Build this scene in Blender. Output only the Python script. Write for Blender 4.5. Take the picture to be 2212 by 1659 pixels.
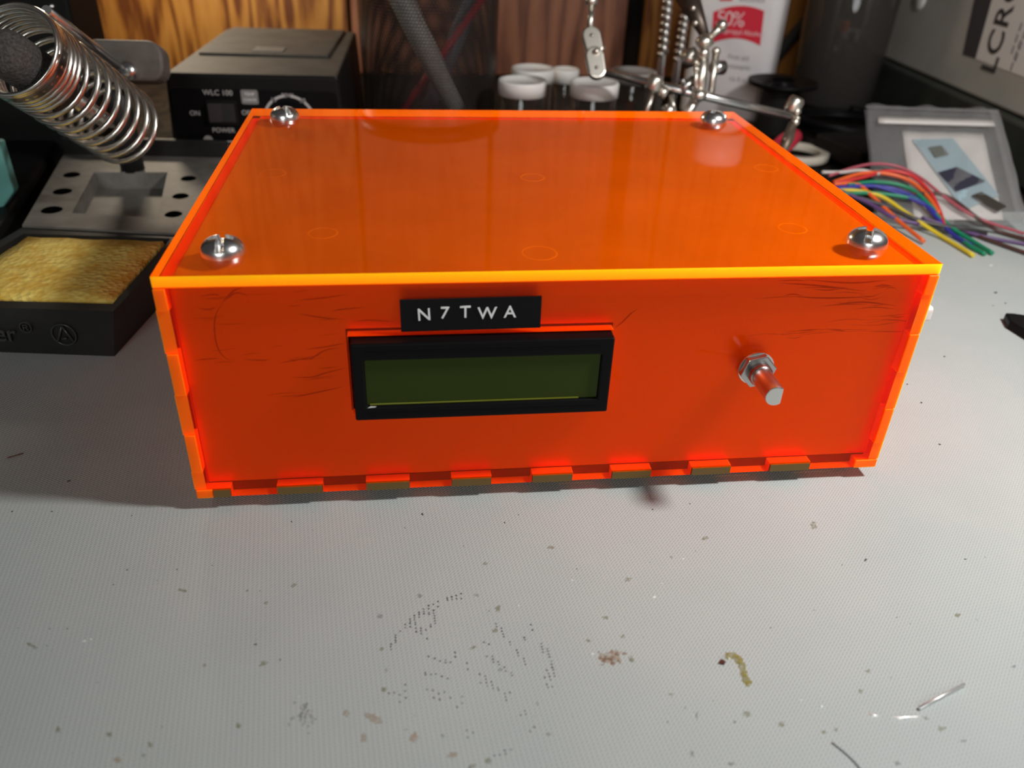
import bpy, bmesh, math, random
from mathutils import Vector, Matrix
import numpy as np

for o in list(bpy.data.objects):
    bpy.data.objects.remove(o)
scene = bpy.context.scene
COL = scene.collection
MM = 0.001
random.seed(4)

# ------------------------------------------------------------------ camera
FPX = 1767.9
CAM = Vector((-40.86, -193.85, 162.10))            # millimetres, mat surface = 0
CX = Vector((0.99258, -0.11647, 0.03492))          # right
CY = Vector((-0.03231, -0.52950, -0.84770))        # down
CZ = Vector((0.11722, 0.84028, -0.52933))          # forward
cd = bpy.data.cameras.new('camera')
cam = bpy.data.objects.new('camera', cd)
COL.objects.link(cam)
m = Matrix.Identity(4)
for i, a in enumerate((CX, -CY, -CZ)):
    for r in range(3):
        m[r][i] = a[r]
m.translation = CAM * MM
cam.matrix_world = m
cd.sensor_width = 36.0
cd.lens = FPX / 2212.0 * 36.0
cd.clip_start = 0.01
cd.clip_end = 20
cd.dof.use_dof = True
cd.dof.focus_distance = 0.262
cd.dof.aperture_fstop = 12.5
scene.camera = cam

# ------------------------------------------------------------------ light
world = bpy.data.worlds.new('room_light')
scene.world = world
world.use_nodes = True
bg = world.node_tree.nodes['Background']
bg.inputs[0].default_value = (1.0, 0.97, 0.93, 1)
bg.inputs[1].default_value = 0.035


def area_light(name, loc, target, size, power, color, shape='DISK'):
    ld = bpy.data.lights.new(name, 'AREA')
    ld.shape = shape
    ld.size = size * MM
    ld.energy = power
    ld.color = color
    lo = bpy.data.objects.new(name, ld)
    COL.objects.link(lo)
    lo.location = Vector(loc) * MM
    d = (Vector(target) - Vector(loc)).normalized()
    lo.rotation_euler = d.to_track_quat('-Z', 'Y').to_euler()
    return lo


area_light('desk_lamp_light', (240, -60, 330), (115, 110, 0), 48, 1.50, (1.0, 0.98, 0.95))
area_light('shelf_lamp_light', (-236, 500, 190), (-190, 470, 0), 60, 0.55, (1.0, 0.84, 0.62))
area_light('room_light', (-350, -1500, 640), (0, 0, 30), 600, 6.5, (0.96, 1.0, 0.97))

vs = scene.view_settings
vs.view_transform = 'Standard'
vs.look = 'None'
vs.exposure = 0.0
vs.gamma = 1.0
vs.use_curve_mapping = False


# ------------------------------------------------------------------ helpers
def at(u, v, d=None, y=None, z=None, x=None):
    """millimetre point seen at photo pixel (u,v), at depth d or on a plane"""
    r = CX * ((u - 1106) / FPX) + CY * ((v - 829.5) / FPX) + CZ
    if d is not None:
        t = d
    elif y is not None:
        t = (y - CAM.y) / r.y
    elif z is not None:
        t = (z - CAM.z) / r.z
    else:
        t = (x - CAM.x) / r.x
    return CAM + r * t


class MB:
    def __init__(s):
        s.v = []; s.f = []; s.m = []; s.s = []

    def add(s, vs_, fs, mat=0, smooth=False, M=None):
        b = len(s.v)
        for p in vs_:
            p = Vector(p)
            if M is not None:
                p = M @ p
            s.v.append(p)
        for f in fs:
            s.f.append([b + i for i in f]); s.m.append(mat); s.s.append(smooth)
        return s

    def box(s, x0, x1, y0, y1, z0, z1, mat=0, M=None):
        s.add([(x0, y0, z0), (x1, y0, z0), (x1, y1, z0), (x0, y1, z0), (x0, y0, z1), (x1, y0, z1), (x1, y1, z1), (x0, y1, z1)],
              [(0, 3, 2, 1), (4, 5, 6, 7), (0, 1, 5, 4), (1, 2, 6, 5), (2, 3, 7, 6), (3, 0, 4, 7)], mat, False, M)
        return s

    def prism(s, poly, z0, z1, mat=0, M=None, smooth=False, top_scale=None):
        n = len(poly)
        cx = sum(p[0] for p in poly) / n; cy = sum(p[1] for p in poly) / n
        k = top_scale or 1
        a = [(p[0], p[1], z0) for p in poly] + [(cx + (p[0] - cx) * k, cy + (p[1] - cy) * k, z1) for p in poly]
        s.add(a, [tuple(range(n - 1, -1, -1)), tuple(range(n, 2 * n))], mat, False, M)
        s.add(a, [(i, (i + 1) % n, n + (i + 1) % n, n + i) for i in range(n)], mat, smooth, M)
        return s

    def lathe(s, prof, n=32, mat=0, M=None, smooth=True, a0=0, a1=2 * math.pi):
        full = abs(a1 - a0 - 2 * math.pi) < 1e-6
        k = n if full else n + 1
        vs_ = []
        for r, z in prof:
            for i in range(k):
                a = a0 + (a1 - a0) * i / n
                vs_.append((r * math.cos(a), r * math.sin(a), z))
        fs = []
        for j in range(len(prof) - 1):
            for i in range(n):
                i2 = (i + 1) % k
                fs.append((j * k + i, j * k + i2, (j + 1) * k + i2, (j + 1) * k + i))
        s.add(vs_, fs, mat, smooth, M)
        return s

    def tube(s, pts, r, n=10, mat=0, caps=True, smooth=True, rs=None):
        pts = [Vector(p) for p in pts]
        up = Vector((0, 0, 1))
        t0 = (pts[1] - pts[0]).normalized()
        if abs(t0.dot(up)) > 0.95:
            up = Vector((1, 0, 0))
        u = t0.cross(up).normalized()
        vs_ = []
        for i, p in enumerate(pts):
            t = (pts[min(i + 1, len(pts) - 1)] - pts[max(i - 1, 0)]).normalized()
            u = (u - t * u.dot(t)).normalized()
            w = t.cross(u)
            rr = rs[i] if rs else r
            for k in range(n):
                a = 2 * math.pi * k / n
                vs_.append(p + (u * math.cos(a) + w * math.sin(a)) * rr)
        fs = []
        for i in range(len(pts) - 1):
            for k in range(n):
                fs.append((i * n + k, i * n + (k + 1) % n, (i + 1) * n + (k + 1) % n, (i + 1) * n + k))
        s.add(vs_, fs, mat, smooth)
        if caps:
            L = (len(pts) - 1) * n
            s.add(vs_, [tuple(range(n - 1, -1, -1)), tuple(range(L, L + n))], mat, False)
        return s

    def ball(s, c, r, mat=0, n=16, sz=1.0):
        prof = [(max(r * math.sin(math.pi * j / 10), 1e-4), -r * sz * math.cos(math.pi * j / 10)) for j in range(11)]
        return s.lathe(prof, n, mat, Matrix.Translation(Vector(c)))

    def build(s, name, mats, parent=None, loc=(0, 0, 0), rot=(0, 0, 0), bevel=0, seg=2):
        me = bpy.data.meshes.new(name)
        me.from_pydata([tuple(p * MM) for p in s.v], [], s.f)
        if not isinstance(mats, (list, tuple)):
            mats = [mats]
        for mt in mats:
            me.materials.append(mt)
        me.polygons.foreach_set('material_index', s.m)
        me.polygons.foreach_set('use_smooth', s.s)
        bm = bmesh.new(); bm.from_mesh(me)
        bmesh.ops.remove_doubles(bm, verts=bm.verts, dist=1e-7)
        bmesh.ops.recalc_face_normals(bm, faces=bm.faces)
        bm.to_mesh(me); bm.free()
        me.update()
        o = bpy.data.objects.new(name, me)
        COL.objects.link(o)
        o.location = Vector(loc) * MM
        o.rotation_euler = rot
        if parent:
            o.parent = parent
        if bevel:
            b = o.modifiers.new('bevel', 'BEVEL')
            b.width = bevel * MM; b.segments = seg; b.limit_method = 'ANGLE'; b.angle_limit = math.radians(35)
        return o


def empty(name, loc=(0, 0, 0), rz=0):
    o = bpy.data.objects.new(name, None)
    o.empty_display_size = 0.01
    COL.objects.link(o)
    o.location = Vector(loc) * MM
    o.rotation_euler = (0, 0, rz)
    return o


def tag(o, label=None, cat=None, group=None, kind=None):
    if label: o['label'] = label
    if cat: o['category'] = cat
    if group: o['group'] = group
    if kind: o['kind'] = kind
    return o


def copy_tree(o, parent=None):
    c = o.copy(); COL.objects.link(c); c.parent = parent
    for ch in list(o.children):
        copy_tree(ch, c)
    return c


def text_mesh(name, body, size, mat, M, parent=None, extrude=0.1, align='CENTER', offset=0.0, spacing=1.0):
    """M maps text plane (mm) to parent space; text lies in local XY, faces +Z"""
    cu = bpy.data.curves.new(name, 'FONT')
    cu.body = body; cu.size = size; cu.extrude = extrude; cu.align_x = align; cu.align_y = 'CENTER'
    cu.offset = offset; cu.space_character = spacing; cu.resolution_u = 4
    tmp = bpy.data.objects.new(name + '_tmp', cu)
    COL.objects.link(tmp)
    dg = bpy.context.evaluated_depsgraph_get(); dg.update()
    me = bpy.data.meshes.new_from_object(tmp.evaluated_get(dg))
    bpy.data.objects.remove(tmp); bpy.data.curves.remove(cu)
    me.transform(Matrix.Scale(MM, 4) @ M)
    me.materials.clear(); me.materials.append(mat)
    me.name = name
    o = bpy.data.objects.new(name, me)
    COL.objects.link(o)
    if parent: o.parent = parent
    return o


def basis(xa, ya, za, loc):
    M = Matrix.Identity(4)
    for i, a in enumerate((xa, ya, za)):
        a = Vector(a).normalized()
        for r in range(3):
            M[r][i] = a[r]
    M.translation = Vector(loc)
    return M


def spline(pts, n=8):
    """Catmull-Rom through points"""
    P = [Vector(p) for p in pts]
    P = [P[0] * 2 - P[1]] + P + [P[-1] * 2 - P[-2]]
    out = []
    for i in range(1, len(P) - 2):
        for k in range(n):
            t = k / n
            a, b, c, d = P[i - 1], P[i], P[i + 1], P[i + 2]
            out.append(0.5 * ((2 * b) + (c - a) * t + (2 * a - 5 * b + 4 * c - d) * t * t + (3 * b - a - 3 * c + d) * t ** 3))
    out.append(P[-2])
    return out


def rrect(w, h, r, n=5, cx=0, cy=0):
    pts = []
    for sx, sy, a0 in ((1, 1, 0), (-1, 1, 90), (-1, -1, 180), (1, -1, 270)):
        for k in range(n + 1):
            a = math.radians(a0 + 90 * k / n)
            pts.append((cx + sx * (w / 2 - r) + r * math.cos(a), cy + sy * (h / 2 - r) + r * math.sin(a)))
    return pts


def cells(mb, xs, zs, filled, y0, y1, face=0, edge=1):
    """slab between y0 and y1 made of filled cells of an x-z grid, open where not filled"""
    nx, nz = len(xs) - 1, len(zs) - 1
    g = lambda i, j: 0 <= i < nx and 0 <= j < nz and filled((xs[i] + xs[i + 1]) / 2, (zs[j] + zs[j + 1]) / 2)
    for i in range(nx):
        for j in range(nz):
            if not g(i, j):
                continue
            a, b, c, d = xs[i], xs[i + 1], zs[j], zs[j + 1]
            fm_ = face((a + b) / 2, (c + d) / 2) if callable(face) else face
            mb.add([(a, y0, c), (b, y0, c), (b, y0, d), (a, y0, d)], [(0, 1, 2, 3)], fm_)
            mb.add([(a, y1, c), (b, y1, c), (b, y1, d), (a, y1, d)], [(3, 2, 1, 0)], fm_)
            if not g(i - 1, j): mb.add([(a, y0, c), (a, y0, d), (a, y1, d), (a, y1, c)], [(0, 1, 2, 3)], edge)
            if not g(i + 1, j): mb.add([(b, y0, c), (b, y1, c), (b, y1, d), (b, y0, d)], [(0, 1, 2, 3)], edge)
            if not g(i, j - 1): mb.add([(a, y0, c), (a, y1, c), (b, y1, c), (b, y0, c)], [(0, 1, 2, 3)], edge)
            if not g(i, j + 1): mb.add([(a, y0, d), (b, y0, d), (b, y1, d), (a, y1, d)], [(0, 1, 2, 3)], edge)
    return mb


# ------------------------------------------------------------------ materials
class NT:
    def __init__(s, mat):
        s.t = mat.node_tree; s.n = s.t.nodes; s.l = s.t.links

    def new(s, typ, **kw):
        n = s.n.new(typ)
        for k, v in kw.items():
            if k.startswith('i_'):
                key = k[2:]
                key = int(key) if key.isdigit() else key.replace('_', ' ')
                n.inputs[key].default_value = v
            else:
                setattr(n, k, v)
        return n

    def link(s, a, ao, b, bi):
        s.l.new(a.outputs[ao], b.inputs[bi])


def pm(name, col, rough=0.5, metal=0.0, spec=None, trans=0, coat=0, ior=None, alpha=None, sss=0, sssr=None):
    m = bpy.data.materials.new(name)
    m.use_nodes = True
    b = m.node_tree.nodes['Principled BSDF']
    b.inputs['Base Color'].default_value = (*col, 1)
    b.inputs['Roughness'].default_value = rough
    b.inputs['Metallic'].default_value = metal
    if spec is not None: b.inputs['Specular IOR Level'].default_value = spec
    if trans: b.inputs['Transmission Weight'].default_value = trans
    if coat: b.inputs['Coat Weight'].default_value = coat
    if ior: b.inputs['IOR'].default_value = ior
    if alpha is not None: b.inputs['Alpha'].default_value = alpha
    if sss:
        b.inputs['Subsurface Weight'].default_value = sss
        b.inputs['Subsurface Radius'].default_value = sssr
        b.inputs['Subsurface Scale'].default_value = MM
    return m


def noisy(m, c1, c2, scale, detail=4, stretch=(1, 1, 1), lo=0.35, hi=0.65, bump=0, bumpd=0.0002, rough=0.6):
    """vary base colour between two tones with noise in object space, optional fine relief"""
    t = NT(m); b = t.n['Principled BSDF']
    tc = t.new('ShaderNodeTexCoord'); mp = t.new('ShaderNodeMapping')
    mp.inputs['Scale'].default_value = stretch
    t.link(tc, 'Object', mp, 0)
    nz = t.new('ShaderNodeTexNoise', i_Scale=scale, i_Detail=detail, i_Roughness=rough)
    t.link(mp, 0, nz, 'Vector')
    rp = t.new('ShaderNodeValToRGB')
    rp.color_ramp.elements[0].position = lo; rp.color_ramp.elements[0].color = (*c1, 1)
    rp.color_ramp.elements[1].position = hi; rp.color_ramp.elements[1].color = (*c2, 1)
    t.link(nz, 0, rp, 0); t.link(rp, 0, b, 'Base Color')
    if bump:
        bp = t.new('ShaderNodeBump', i_Strength=bump, i_Distance=bumpd)
        t.link(nz, 0, bp, 'Height'); t.link(bp, 0, b, 'Normal')
    return m


def acrylic_face(name, tint, dif, difamt, ior=1.49):
    """clear fluorescent sheet: tinted straight-through, some body scatter, polished skin"""
    m = bpy.data.materials.new(name); m.use_nodes = True
    t = NT(m); t.n.remove(t.n['Principled BSDF'])
    out = t.n['Material Output']
    tr = t.new('ShaderNodeBsdfTransparent'); tr.inputs[0].default_value = (*tint, 1)
    df = t.new('ShaderNodeBsdfDiffuse'); df.inputs[0].default_value = (*dif, 1)
    tl = t.new('ShaderNodeBsdfTranslucent'); tl.inputs[0].default_value = (*dif, 1)
    dm = t.new('ShaderNodeMixShader'); dm.inputs[0].default_value = 0.5
    t.link(df, 0, dm, 1); t.link(tl, 0, dm, 2)
    mx = t.new('ShaderNodeMixShader'); mx.inputs[0].default_value = difamt
    t.link(tr, 0, mx, 1); t.link(dm, 0, mx, 2)
    gl = t.new('ShaderNodeBsdfGlossy'); gl.inputs['Roughness'].default_value = 0.03
    fr = t.new('ShaderNodeFresnel'); fr.inputs[0].default_value = ior
    ge = t.new('ShaderNodeNewGeometry')
    iv = t.new('ShaderNodeMath', operation='SUBTRACT'); iv.inputs[0].default_value = 1
    t.link(ge, 'Backfacing', iv, 1)
    mu = t.new('ShaderNodeMath', operation='MULTIPLY')
    t.link(fr, 0, mu, 0); t.link(iv, 0, mu, 1)
    fm = t.new('ShaderNodeMixShader')
    t.link(mu, 0, fm, 0); t.link(mx, 0, fm, 1); t.link(gl, 0, fm, 2)
    t.link(fm, 0, out, 0)
    return m


ACR = acrylic_face('orange_fluorescent_acrylic', (0.99, 0.66, 0.05), (1.35, 0.24, 0.0), 0.11)
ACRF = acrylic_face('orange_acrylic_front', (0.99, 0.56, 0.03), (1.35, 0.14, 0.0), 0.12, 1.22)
def glow_edge(name, base, rad, gain):
    """fluorescent sheet edge: deep scatter plus the red-orange it gives back for the blue-green light it takes in"""
    m = pm(name, base, 0.35, spec=0.15, sss=1.0, sssr=rad)
    t = NT(m); out = t.n['Material Output']
    d1 = t.new('ShaderNodeBsdfDiffuse'); d1.inputs[0].default_value = (*gain, 1)
    d2 = t.new('ShaderNodeBsdfTranslucent'); d2.inputs[0].default_value = (*gain, 1)
    a1 = t.new('ShaderNodeAddShader'); t.link(d1, 0, a1, 0); t.link(d2, 0, a1, 1)
    a2 = t.new('ShaderNodeAddShader'); t.link(t.n['Principled BSDF'], 0, a2, 0); t.link(a1, 0, a2, 1)
    t.link(a2, 0, out, 0)
    return m


EDGE = glow_edge('acrylic_cut_edge', (1.0, 0.5, 0.005), (14, 9, 0.6), (0.42, 0.20, 0.0))
SIDE_EDGE = glow_edge('acrylic_side_edge', (1.0, 0.14, 0.003), (8, 4, 0.4), (0.28, 0.045, 0.0))
CLEAR = acrylic_face('clear_film', (0.90, 0.90, 0.90), (0.85, 0.85, 0.85), 0.22)
VIAL = acrylic_face('vial_glass', (0.93, 0.92, 0.91), (0.6, 0.58, 0.56), 0.02)
SMOKE = acrylic_face('smoky_plastic', (0.45, 0.43, 0.41), (0.36, 0.33, 0.30), 0.22)

FOIL = pm('brushed_foil', (0.96, 0.95, 0.93), 0.38, 0.9)
t = NT(FOIL)
tc = t.new('ShaderNodeTexCoord'); mp = t.new('ShaderNodeMapping'); mp.inputs['Scale'].default_value = (22, 60, 260)
nz = t.new('ShaderNodeTexNoise', i_Scale=1.0, i_Detail=6.0, i_Roughness=0.65)
t.link(tc, 'Object', mp, 0); t.link(mp, 0, nz, 'Vector')
bp = t.new('ShaderNodeBump', i_Strength=0.55, i_Distance=0.0004)
t.link(nz, 0, bp, 'Height'); t.link(bp, 0, t.n['Principled BSDF'], 'Normal')
LIDFOIL = pm('lid_backing_foil', (0.80, 0.78, 0.74), 0.5, 0.35)
noisy(LIDFOIL, (0.80, 0.77, 0.72), (0.92, 0.90, 0.87), 45, 5, lo=0.3, hi=0.7)
CREASE = pm('foil_crease', (0.42, 0.36, 0.28), 0.5, 0.6)  # darker than the foil: shading of the folds is put into the colour
OLIVE = pm('masking_paper_edge', (0.17, 0.095, 0.02), 0.7)

CHROME = pm('polished_chrome', (0.90, 0.90, 0.90), 0.27, 1.0)
COILM = pm('satin_wire', (0.86, 0.83, 0.78), 0.27, 1.0)
NICKEL = pm('nickel_plate', (0.80, 0.75, 0.67), 0.36, 1.0)
STEEL = pm('satin_steel', (0.72, 0.71, 0.69), 0.28, 1.0)
ZINC = pm('zinc_thread', (0.52, 0.51, 0.50), 0.3, 1.0)
BLACK = pm('black_plastic', (0.005, 0.0045, 0.005), 0.42, spec=0.10)
BLACKM = pm('black_matte_plastic', (0.007, 0.0065, 0.0065), 0.6, spec=0.2)
RUBBER = pm('rubber_black', (0.02, 0.02, 0.02), 0.8)
TAPE = pm('label_tape_black', (0.008, 0.007, 0.008), 0.35, spec=0.12)
WHITELET = pm('embossed_white', (0.88, 0.88, 0.88), 0.6)
PRINTG = pm('grey_print', (0.55, 0.53, 0.52), 0.7)
WHITEP = pm('white_plastic', (0.82, 0.80, 0.77), 0.4, sss=0.3, sssr=(2, 2, 2))
LCDG = pm('lcd_glass', (0.030, 0.046, 0.006), 0.12, spec=0.12)
LCDE = pm('lcd_light_edge', (0.16, 0.17, 0.004), 0.3)
RED = pm('red_rubber', (0.62, 0.03, 0.06), 0.45)
SPONGE = pm('yellow_cellulose', (0.75, 0.52, 0.12), 0.9)
t = NT(SPONGE); b = t.n['Principled BSDF']
tc = t.new('ShaderNodeTexCoord')
nz = t.new('ShaderNodeTexNoise', i_Scale=170.0, i_Detail=3.0); t.link(tc, 'Object', nz, 'Vector')
vo = t.new('ShaderNodeTexVoronoi', i_Scale=420.0); t.link(tc, 'Object', vo, 'Vector')
rp = t.new('ShaderNodeValToRGB')
for e, (p_, c_) in zip(rp.color_ramp.elements, ((0.30, (0.80, 0.48, 0.06, 1)), (0.62, (1.0, 0.76, 0.19, 1)))):
    e.position = p_; e.color = c_
t.link(nz, 0, rp, 0); t.link(rp, 0, b, 'Base Color')
mm_ = t.new('ShaderNodeMath', operation='MULTIPLY'); t.link(nz, 0, mm_, 0); t.link(vo, 'Distance', mm_, 1)
bp = t.new('ShaderNodeBump', i_Strength=0.9, i_Distance=0.0012); t.link(mm_, 0, bp, 'Height'); t.link(bp, 0, b, 'Normal')

DECK = noisy(pm('dusty_grey_plastic', (0.1, 0.095, 0.09), 0.6), (0.12, 0.11, 0.098), (0.20, 0.187, 0.17), 60, 4)
DARKP = noisy(pm('charcoal_plastic', (0.03, 0.03, 0.03), 0.5), (0.011, 0.0105, 0.010), (0.019, 0.018, 0.017), 50, 4)
DUSTTOP = noisy(pm('dusty_black_top', (0.06, 0.05, 0.045), 0.65), (0.038, 0.033, 0.028), (0.066, 0.057, 0.049), 70, 5)
FOAM = noisy(pm('grey_foam', (0.07, 0.06, 0.055), 0.95), (0.045, 0.040, 0.037), (0.10, 0.088, 0.08), 900, 2, bump=0.8, bumpd=0.0006)
TEAL = pm('teal_plastic', (0.18, 0.50, 0.46), 0.4)


def wood(name, dark, mid, light, seed):
    m = pm(name, mid, 0.45)
    t = NT(m); b = t.n['Principled BSDF']
    tc = t.new('ShaderNodeTexCoord'); mp = t.new('ShaderNodeMapping')
    mp.inputs['Location'].default_value = (seed * 0.37, seed * 0.11, seed * 0.53)
    mp.inputs['Scale'].default_value = (34, 34, 3.4)
    t.link(tc, 'Object', mp, 0)
    n1 = t.new('ShaderNodeTexNoise', i_Scale=0.55, i_Detail=2.0, i_Distortion=0.4); t.link(mp, 0, n1, 'Vector')
    mu = t.new('ShaderNodeMath', operation='MULTIPLY'); mu.inputs[1].default_value = 62.0
    t.link(n1, 0, mu, 0)
    sn = t.new('ShaderNodeMath', operation='SINE'); t.link(mu, 0, sn, 0)
    n2 = t.new('ShaderNodeTexNoise', i_Scale=9.0, i_Detail=3.0); t.link(mp, 0, n2, 'Vector')
    ad = t.new('ShaderNodeMath', operation='MULTIPLY_ADD'); ad.inputs[1].default_value = 0.32; ad.inputs[2].default_value = 0.15
    t.link(sn, 0, ad, 0)
    a2 = t.new('ShaderNodeMath', operation='ADD'); t.link(ad, 0, a2, 0); t.link(n2, 0, a2, 1)
    rp = t.new('ShaderNodeValToRGB')
    rp.color_ramp.elements[0].position = 0.32; rp.color_ramp.elements[0].color = (*light, 1)
    rp.color_ramp.elements[1].position = 0.98; rp.color_ramp.elements[1].color = (*dark, 1)
    e = rp.color_ramp.elements.new(0.72); e.color = (*mid, 1)
    t.link(a2, 0, rp, 0); t.link(rp, 0, b, 'Base Color')
    return m


WOOD1 = wood('varnished_pine', (0.17, 0.05, 0.012), (0.42, 0.17, 0.030), (0.56, 0.26, 0.055), 1)
WOOD2 = wood('reddish_pine', (0.16, 0.055, 0.03), (0.27, 0.10, 0.052), (0.34, 0.135, 0.07), 5)
WOOD3 = wood('amber_pine', (0.22, 0.07, 0.015), (0.46, 0.18, 0.035), (0.52, 0.22, 0.05), 9)
BENCH = wood('dark_bench', (0.010, 0.008, 0.006), (0.018, 0.014, 0.011), (0.026, 0.020, 0.015), 3)
BENCH.node_tree.nodes['Principled BSDF'].inputs['Roughness'].default_value = 0.85
BENCH.node_tree.nodes['Principled BSDF'].inputs['Specular IOR Level'].default_value = 0.15

# mat: fine pressed weave, soft waves
MAT = pm('grey_green_mat', (0.5, 0.52, 0.5), 0.62, spec=0.35)
t = NT(MAT); b = t.n['Principled BSDF']
tc = t.new('ShaderNodeTexCoord'); mp = t.new('ShaderNodeMapping'); mp.inputs['Rotation'].default_value = (0, 0, math.radians(-7))
t.link(tc, 'Object', mp, 0)
sx = t.new('ShaderNodeSeparateXYZ'); t.link(mp, 0, sx, 0)


def sine_of(out, pitch_mm):
    a = t.new('ShaderNodeMath', operation='MULTIPLY'); a.inputs[1].default_value = 2 * math.pi / (pitch_mm * MM)
    t.link(sx, out, a, 0)
    s_ = t.new('ShaderNodeMath', operation='SINE'); t.link(a, 0, s_, 0)
    return s_


s1 = sine_of('X', 1.15); s2 = sine_of('Y', 0.95)
pr = t.new('ShaderNodeMath', operation='MULTIPLY'); t.link(s1, 0, pr, 0); t.link(s2, 0, pr, 1)
p2 = t.new('ShaderNodeMath', operation='MULTIPLY_ADD'); p2.inputs[1].default_value = 0.35
t.link(s1, 0, p2, 0); t.link(pr, 0, p2, 2)
n1 = t.new('ShaderNodeTexNoise', i_Scale=14.0, i_Detail=2.0); t.link(tc, 'Object', n1, 'Vector')
n2 = t.new('ShaderNodeTexNoise', i_Scale=9.0, i_Detail=5.0, i_Roughness=0.6); t.link(tc, 'Object', n2, 'Vector')
rp = t.new('ShaderNodeValToRGB')
rp.color_ramp.elements[0].position = 0.32; rp.color_ramp.elements[0].color = (0.45, 0.50, 0.495, 1)
rp.color_ramp.elements[1].position = 0.68; rp.color_ramp.elements[1].color = (0.53, 0.56, 0.545, 1)
t.link(n2, 0, rp, 0)
# the hollows of the weave are a little darker
gr = t.new('ShaderNodeMapRange'); gr.inputs['From Min'].default_value = -1.3; gr.inputs['From Max'].default_value = -0.3
gr.inputs['To Min'].default_value = 0.86; gr.inputs['To Max'].default_value = 1.0
t.link(p2, 0, gr, 0)
mxc = t.new('ShaderNodeMix', data_type='RGBA', blend_type='MULTIPLY'); mxc.inputs[0].default_value = 1.0
t.link(rp, 0, mxc, 6); t.link(gr, 0, mxc, 7)
t.link(mxc, 2, b, 'Base Color')
b1 = t.new('ShaderNodeBump', i_Strength=0.6, i_Distance=0.00009); t.link(p2, 0, b1, 'Height')
b2 = t.new('ShaderNodeBump', i_Strength=0.25, i_Distance=0.004); t.link(n1, 0, b2, 'Height'); t.link(b1, 0, b2, 'Normal')
t.link(b2, 0, b, 'Normal')

# ------------------------------------------------------------------ setting
o = MB().box(-900, 900, -330, 640, -40, -3).build('workbench_top', BENCH, bevel=2)
tag(o, 'dark wooden workbench top lying under the grey mat', 'workbench', kind='structure')
o = MB().box(-420, 700, -300, 240, -3, 0).build('work_mat', MAT, bevel=0.8)
tag(o, 'large grey-green textured rubber mat with flecks and stains under everything', 'mat')
MATOBJ = o

wb = empty('wall_back', (0, 620, 0))
tag(wb, 'varnished wooden board wall behind the bench', 'wall', kind='structure')
WY = 620
MB().box(-900, 900, 12, 30, -40, 900).build('backing_board', BENCH, wb)
us = [(-700, 150, WOOD1), (160, 752, WOOD1), (760, 1060, WOOD2), (1068, 1352, WOOD2), (1392, 1470, WOOD3), (1478, 1830, WOOD3), (1838, 2100, WOOD1), (2108, 2700, WOOD1)]
for (u0, u1, wm) in us:
    x0, x1 = at(u0, 60, y=WY).x, at(u1, 60, y=WY).x
    MB().box(x0, x1, 0, 12, -2, 700).build('board', wm, wb, bevel=1.2)

# ------------------------------------------------------------------ orange enclosure
G = 4.3
W, D, HT = 210.0, 168.2, 70.3
TH = 3.0
enc = empty('project_enclosure', (0, 0, 0))
tag(enc, 'orange fluorescent acrylic box with a small display, control shaft and screwed lid', 'enclosure')
ZT = G + HT            # top of lid
ZL = ZT - TH           # underside of lid

# lid: faces clear, rim bright
mb = MB()
x0, x1, y0, y1 = -W / 2, W / 2, 0, D
NX = 24
mb.add([(x0, y0, ZT), (x1, y0, ZT), (x1, y1, ZT), (x0, y1, ZT)], [(0, 1, 2, 3)], 0)
mb.add([(x0, y0, ZL), (x1, y0, ZL), (x1, y1, ZL), (x0, y1, ZL)], [(3, 2, 1, 0)], 0)
mb.add([(x0, y0, ZL), (x1, y0, ZL), (x1, y0, ZT), (x0, y0, ZT)], [(0, 1, 2, 3)], 1)
mb.add([(x1, y0, ZL), (x1, y1, ZL), (x1, y1, ZT), (x1, y0, ZT)], [(0, 1, 2, 3)], 1)
mb.add([(x1, y1, ZL), (x0, y1, ZL), (x0, y1, ZT), (x1, y1, ZT)], [(0, 1, 2, 3)], 1)
mb.add([(x0, y1, ZL), (x0, y0, ZL), (x0, y0, ZT), (x0, y1, ZT)], [(0, 1, 2, 3)], 1)
tag(mb.build('lid', [ACR, EDGE], enc), 'clear orange top sheet with glowing yellow rim')
MB().box(x0 + 3.3, x1 - 3.3, y0 + 3.3, y1 - 3.3, ZL - 0.5, ZL - 0.2).build('lid_backing', LIDFOIL, enc)

MARK = pm('glue_ring', (0.95, 0.93, 0.9), 0.5)
for (u, v, r_) in ((590, 373, 4.6), (697, 502, 4.4), (1165, 545, 5.2), (1712, 492, 4.6), (1655, 362, 4.6), (1150, 382, 4.4)):
    p_ = at(u, v, z=ZL)
    mk = MB().lathe([(r_, 0.0), (r_ - 0.25, 0.12), (r_ - 0.6, 0.0)], 36, 0, Matrix.Translation((p_.x, p_.y, ZL - 0.2)))
    mk.build('adhesive_ring', MARK, enc)

# front panel with tabs, display opening and shaft hole
zb = [0, 9.4, 22.4, 35.4, 48.4, 60.9, 67.1]
slots = [(-100.3, -95.3), (-82.2, -69.0), (-56.4, -43.5), (-31.0, -18.9), (-6.5, 6.1), (18.3, 30.8), (43.7, 56.4), (69.2, 82.6)]
OX0, OX1, OZ0, OZ1 = -58.4, 13.8, 27.2, 52.2
xs = sorted(set([-105.3, -102, 102, 105.3, OX0, OX1, 51.5, 63.5] + [a for s_ in slots for a in s_]))
zs = sorted(set(zb + [3.0, OZ0, OZ1, 33.0, 44.0]))


def front_filled(x, z):
    if OX0 < x < OX1 and OZ0 < z < OZ1:
        return False
    if abs(x) > 102:
        return (9.4 < z < 9.4 + 0) or (22.4 < z < 35.4) or (48.4 < z < 60.9) or z < 9.4 and z > 3
    if z < 3:
        return not any(a < x < b_ for a, b_ in slots) and -98 < x < 97.5
    return True


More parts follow.
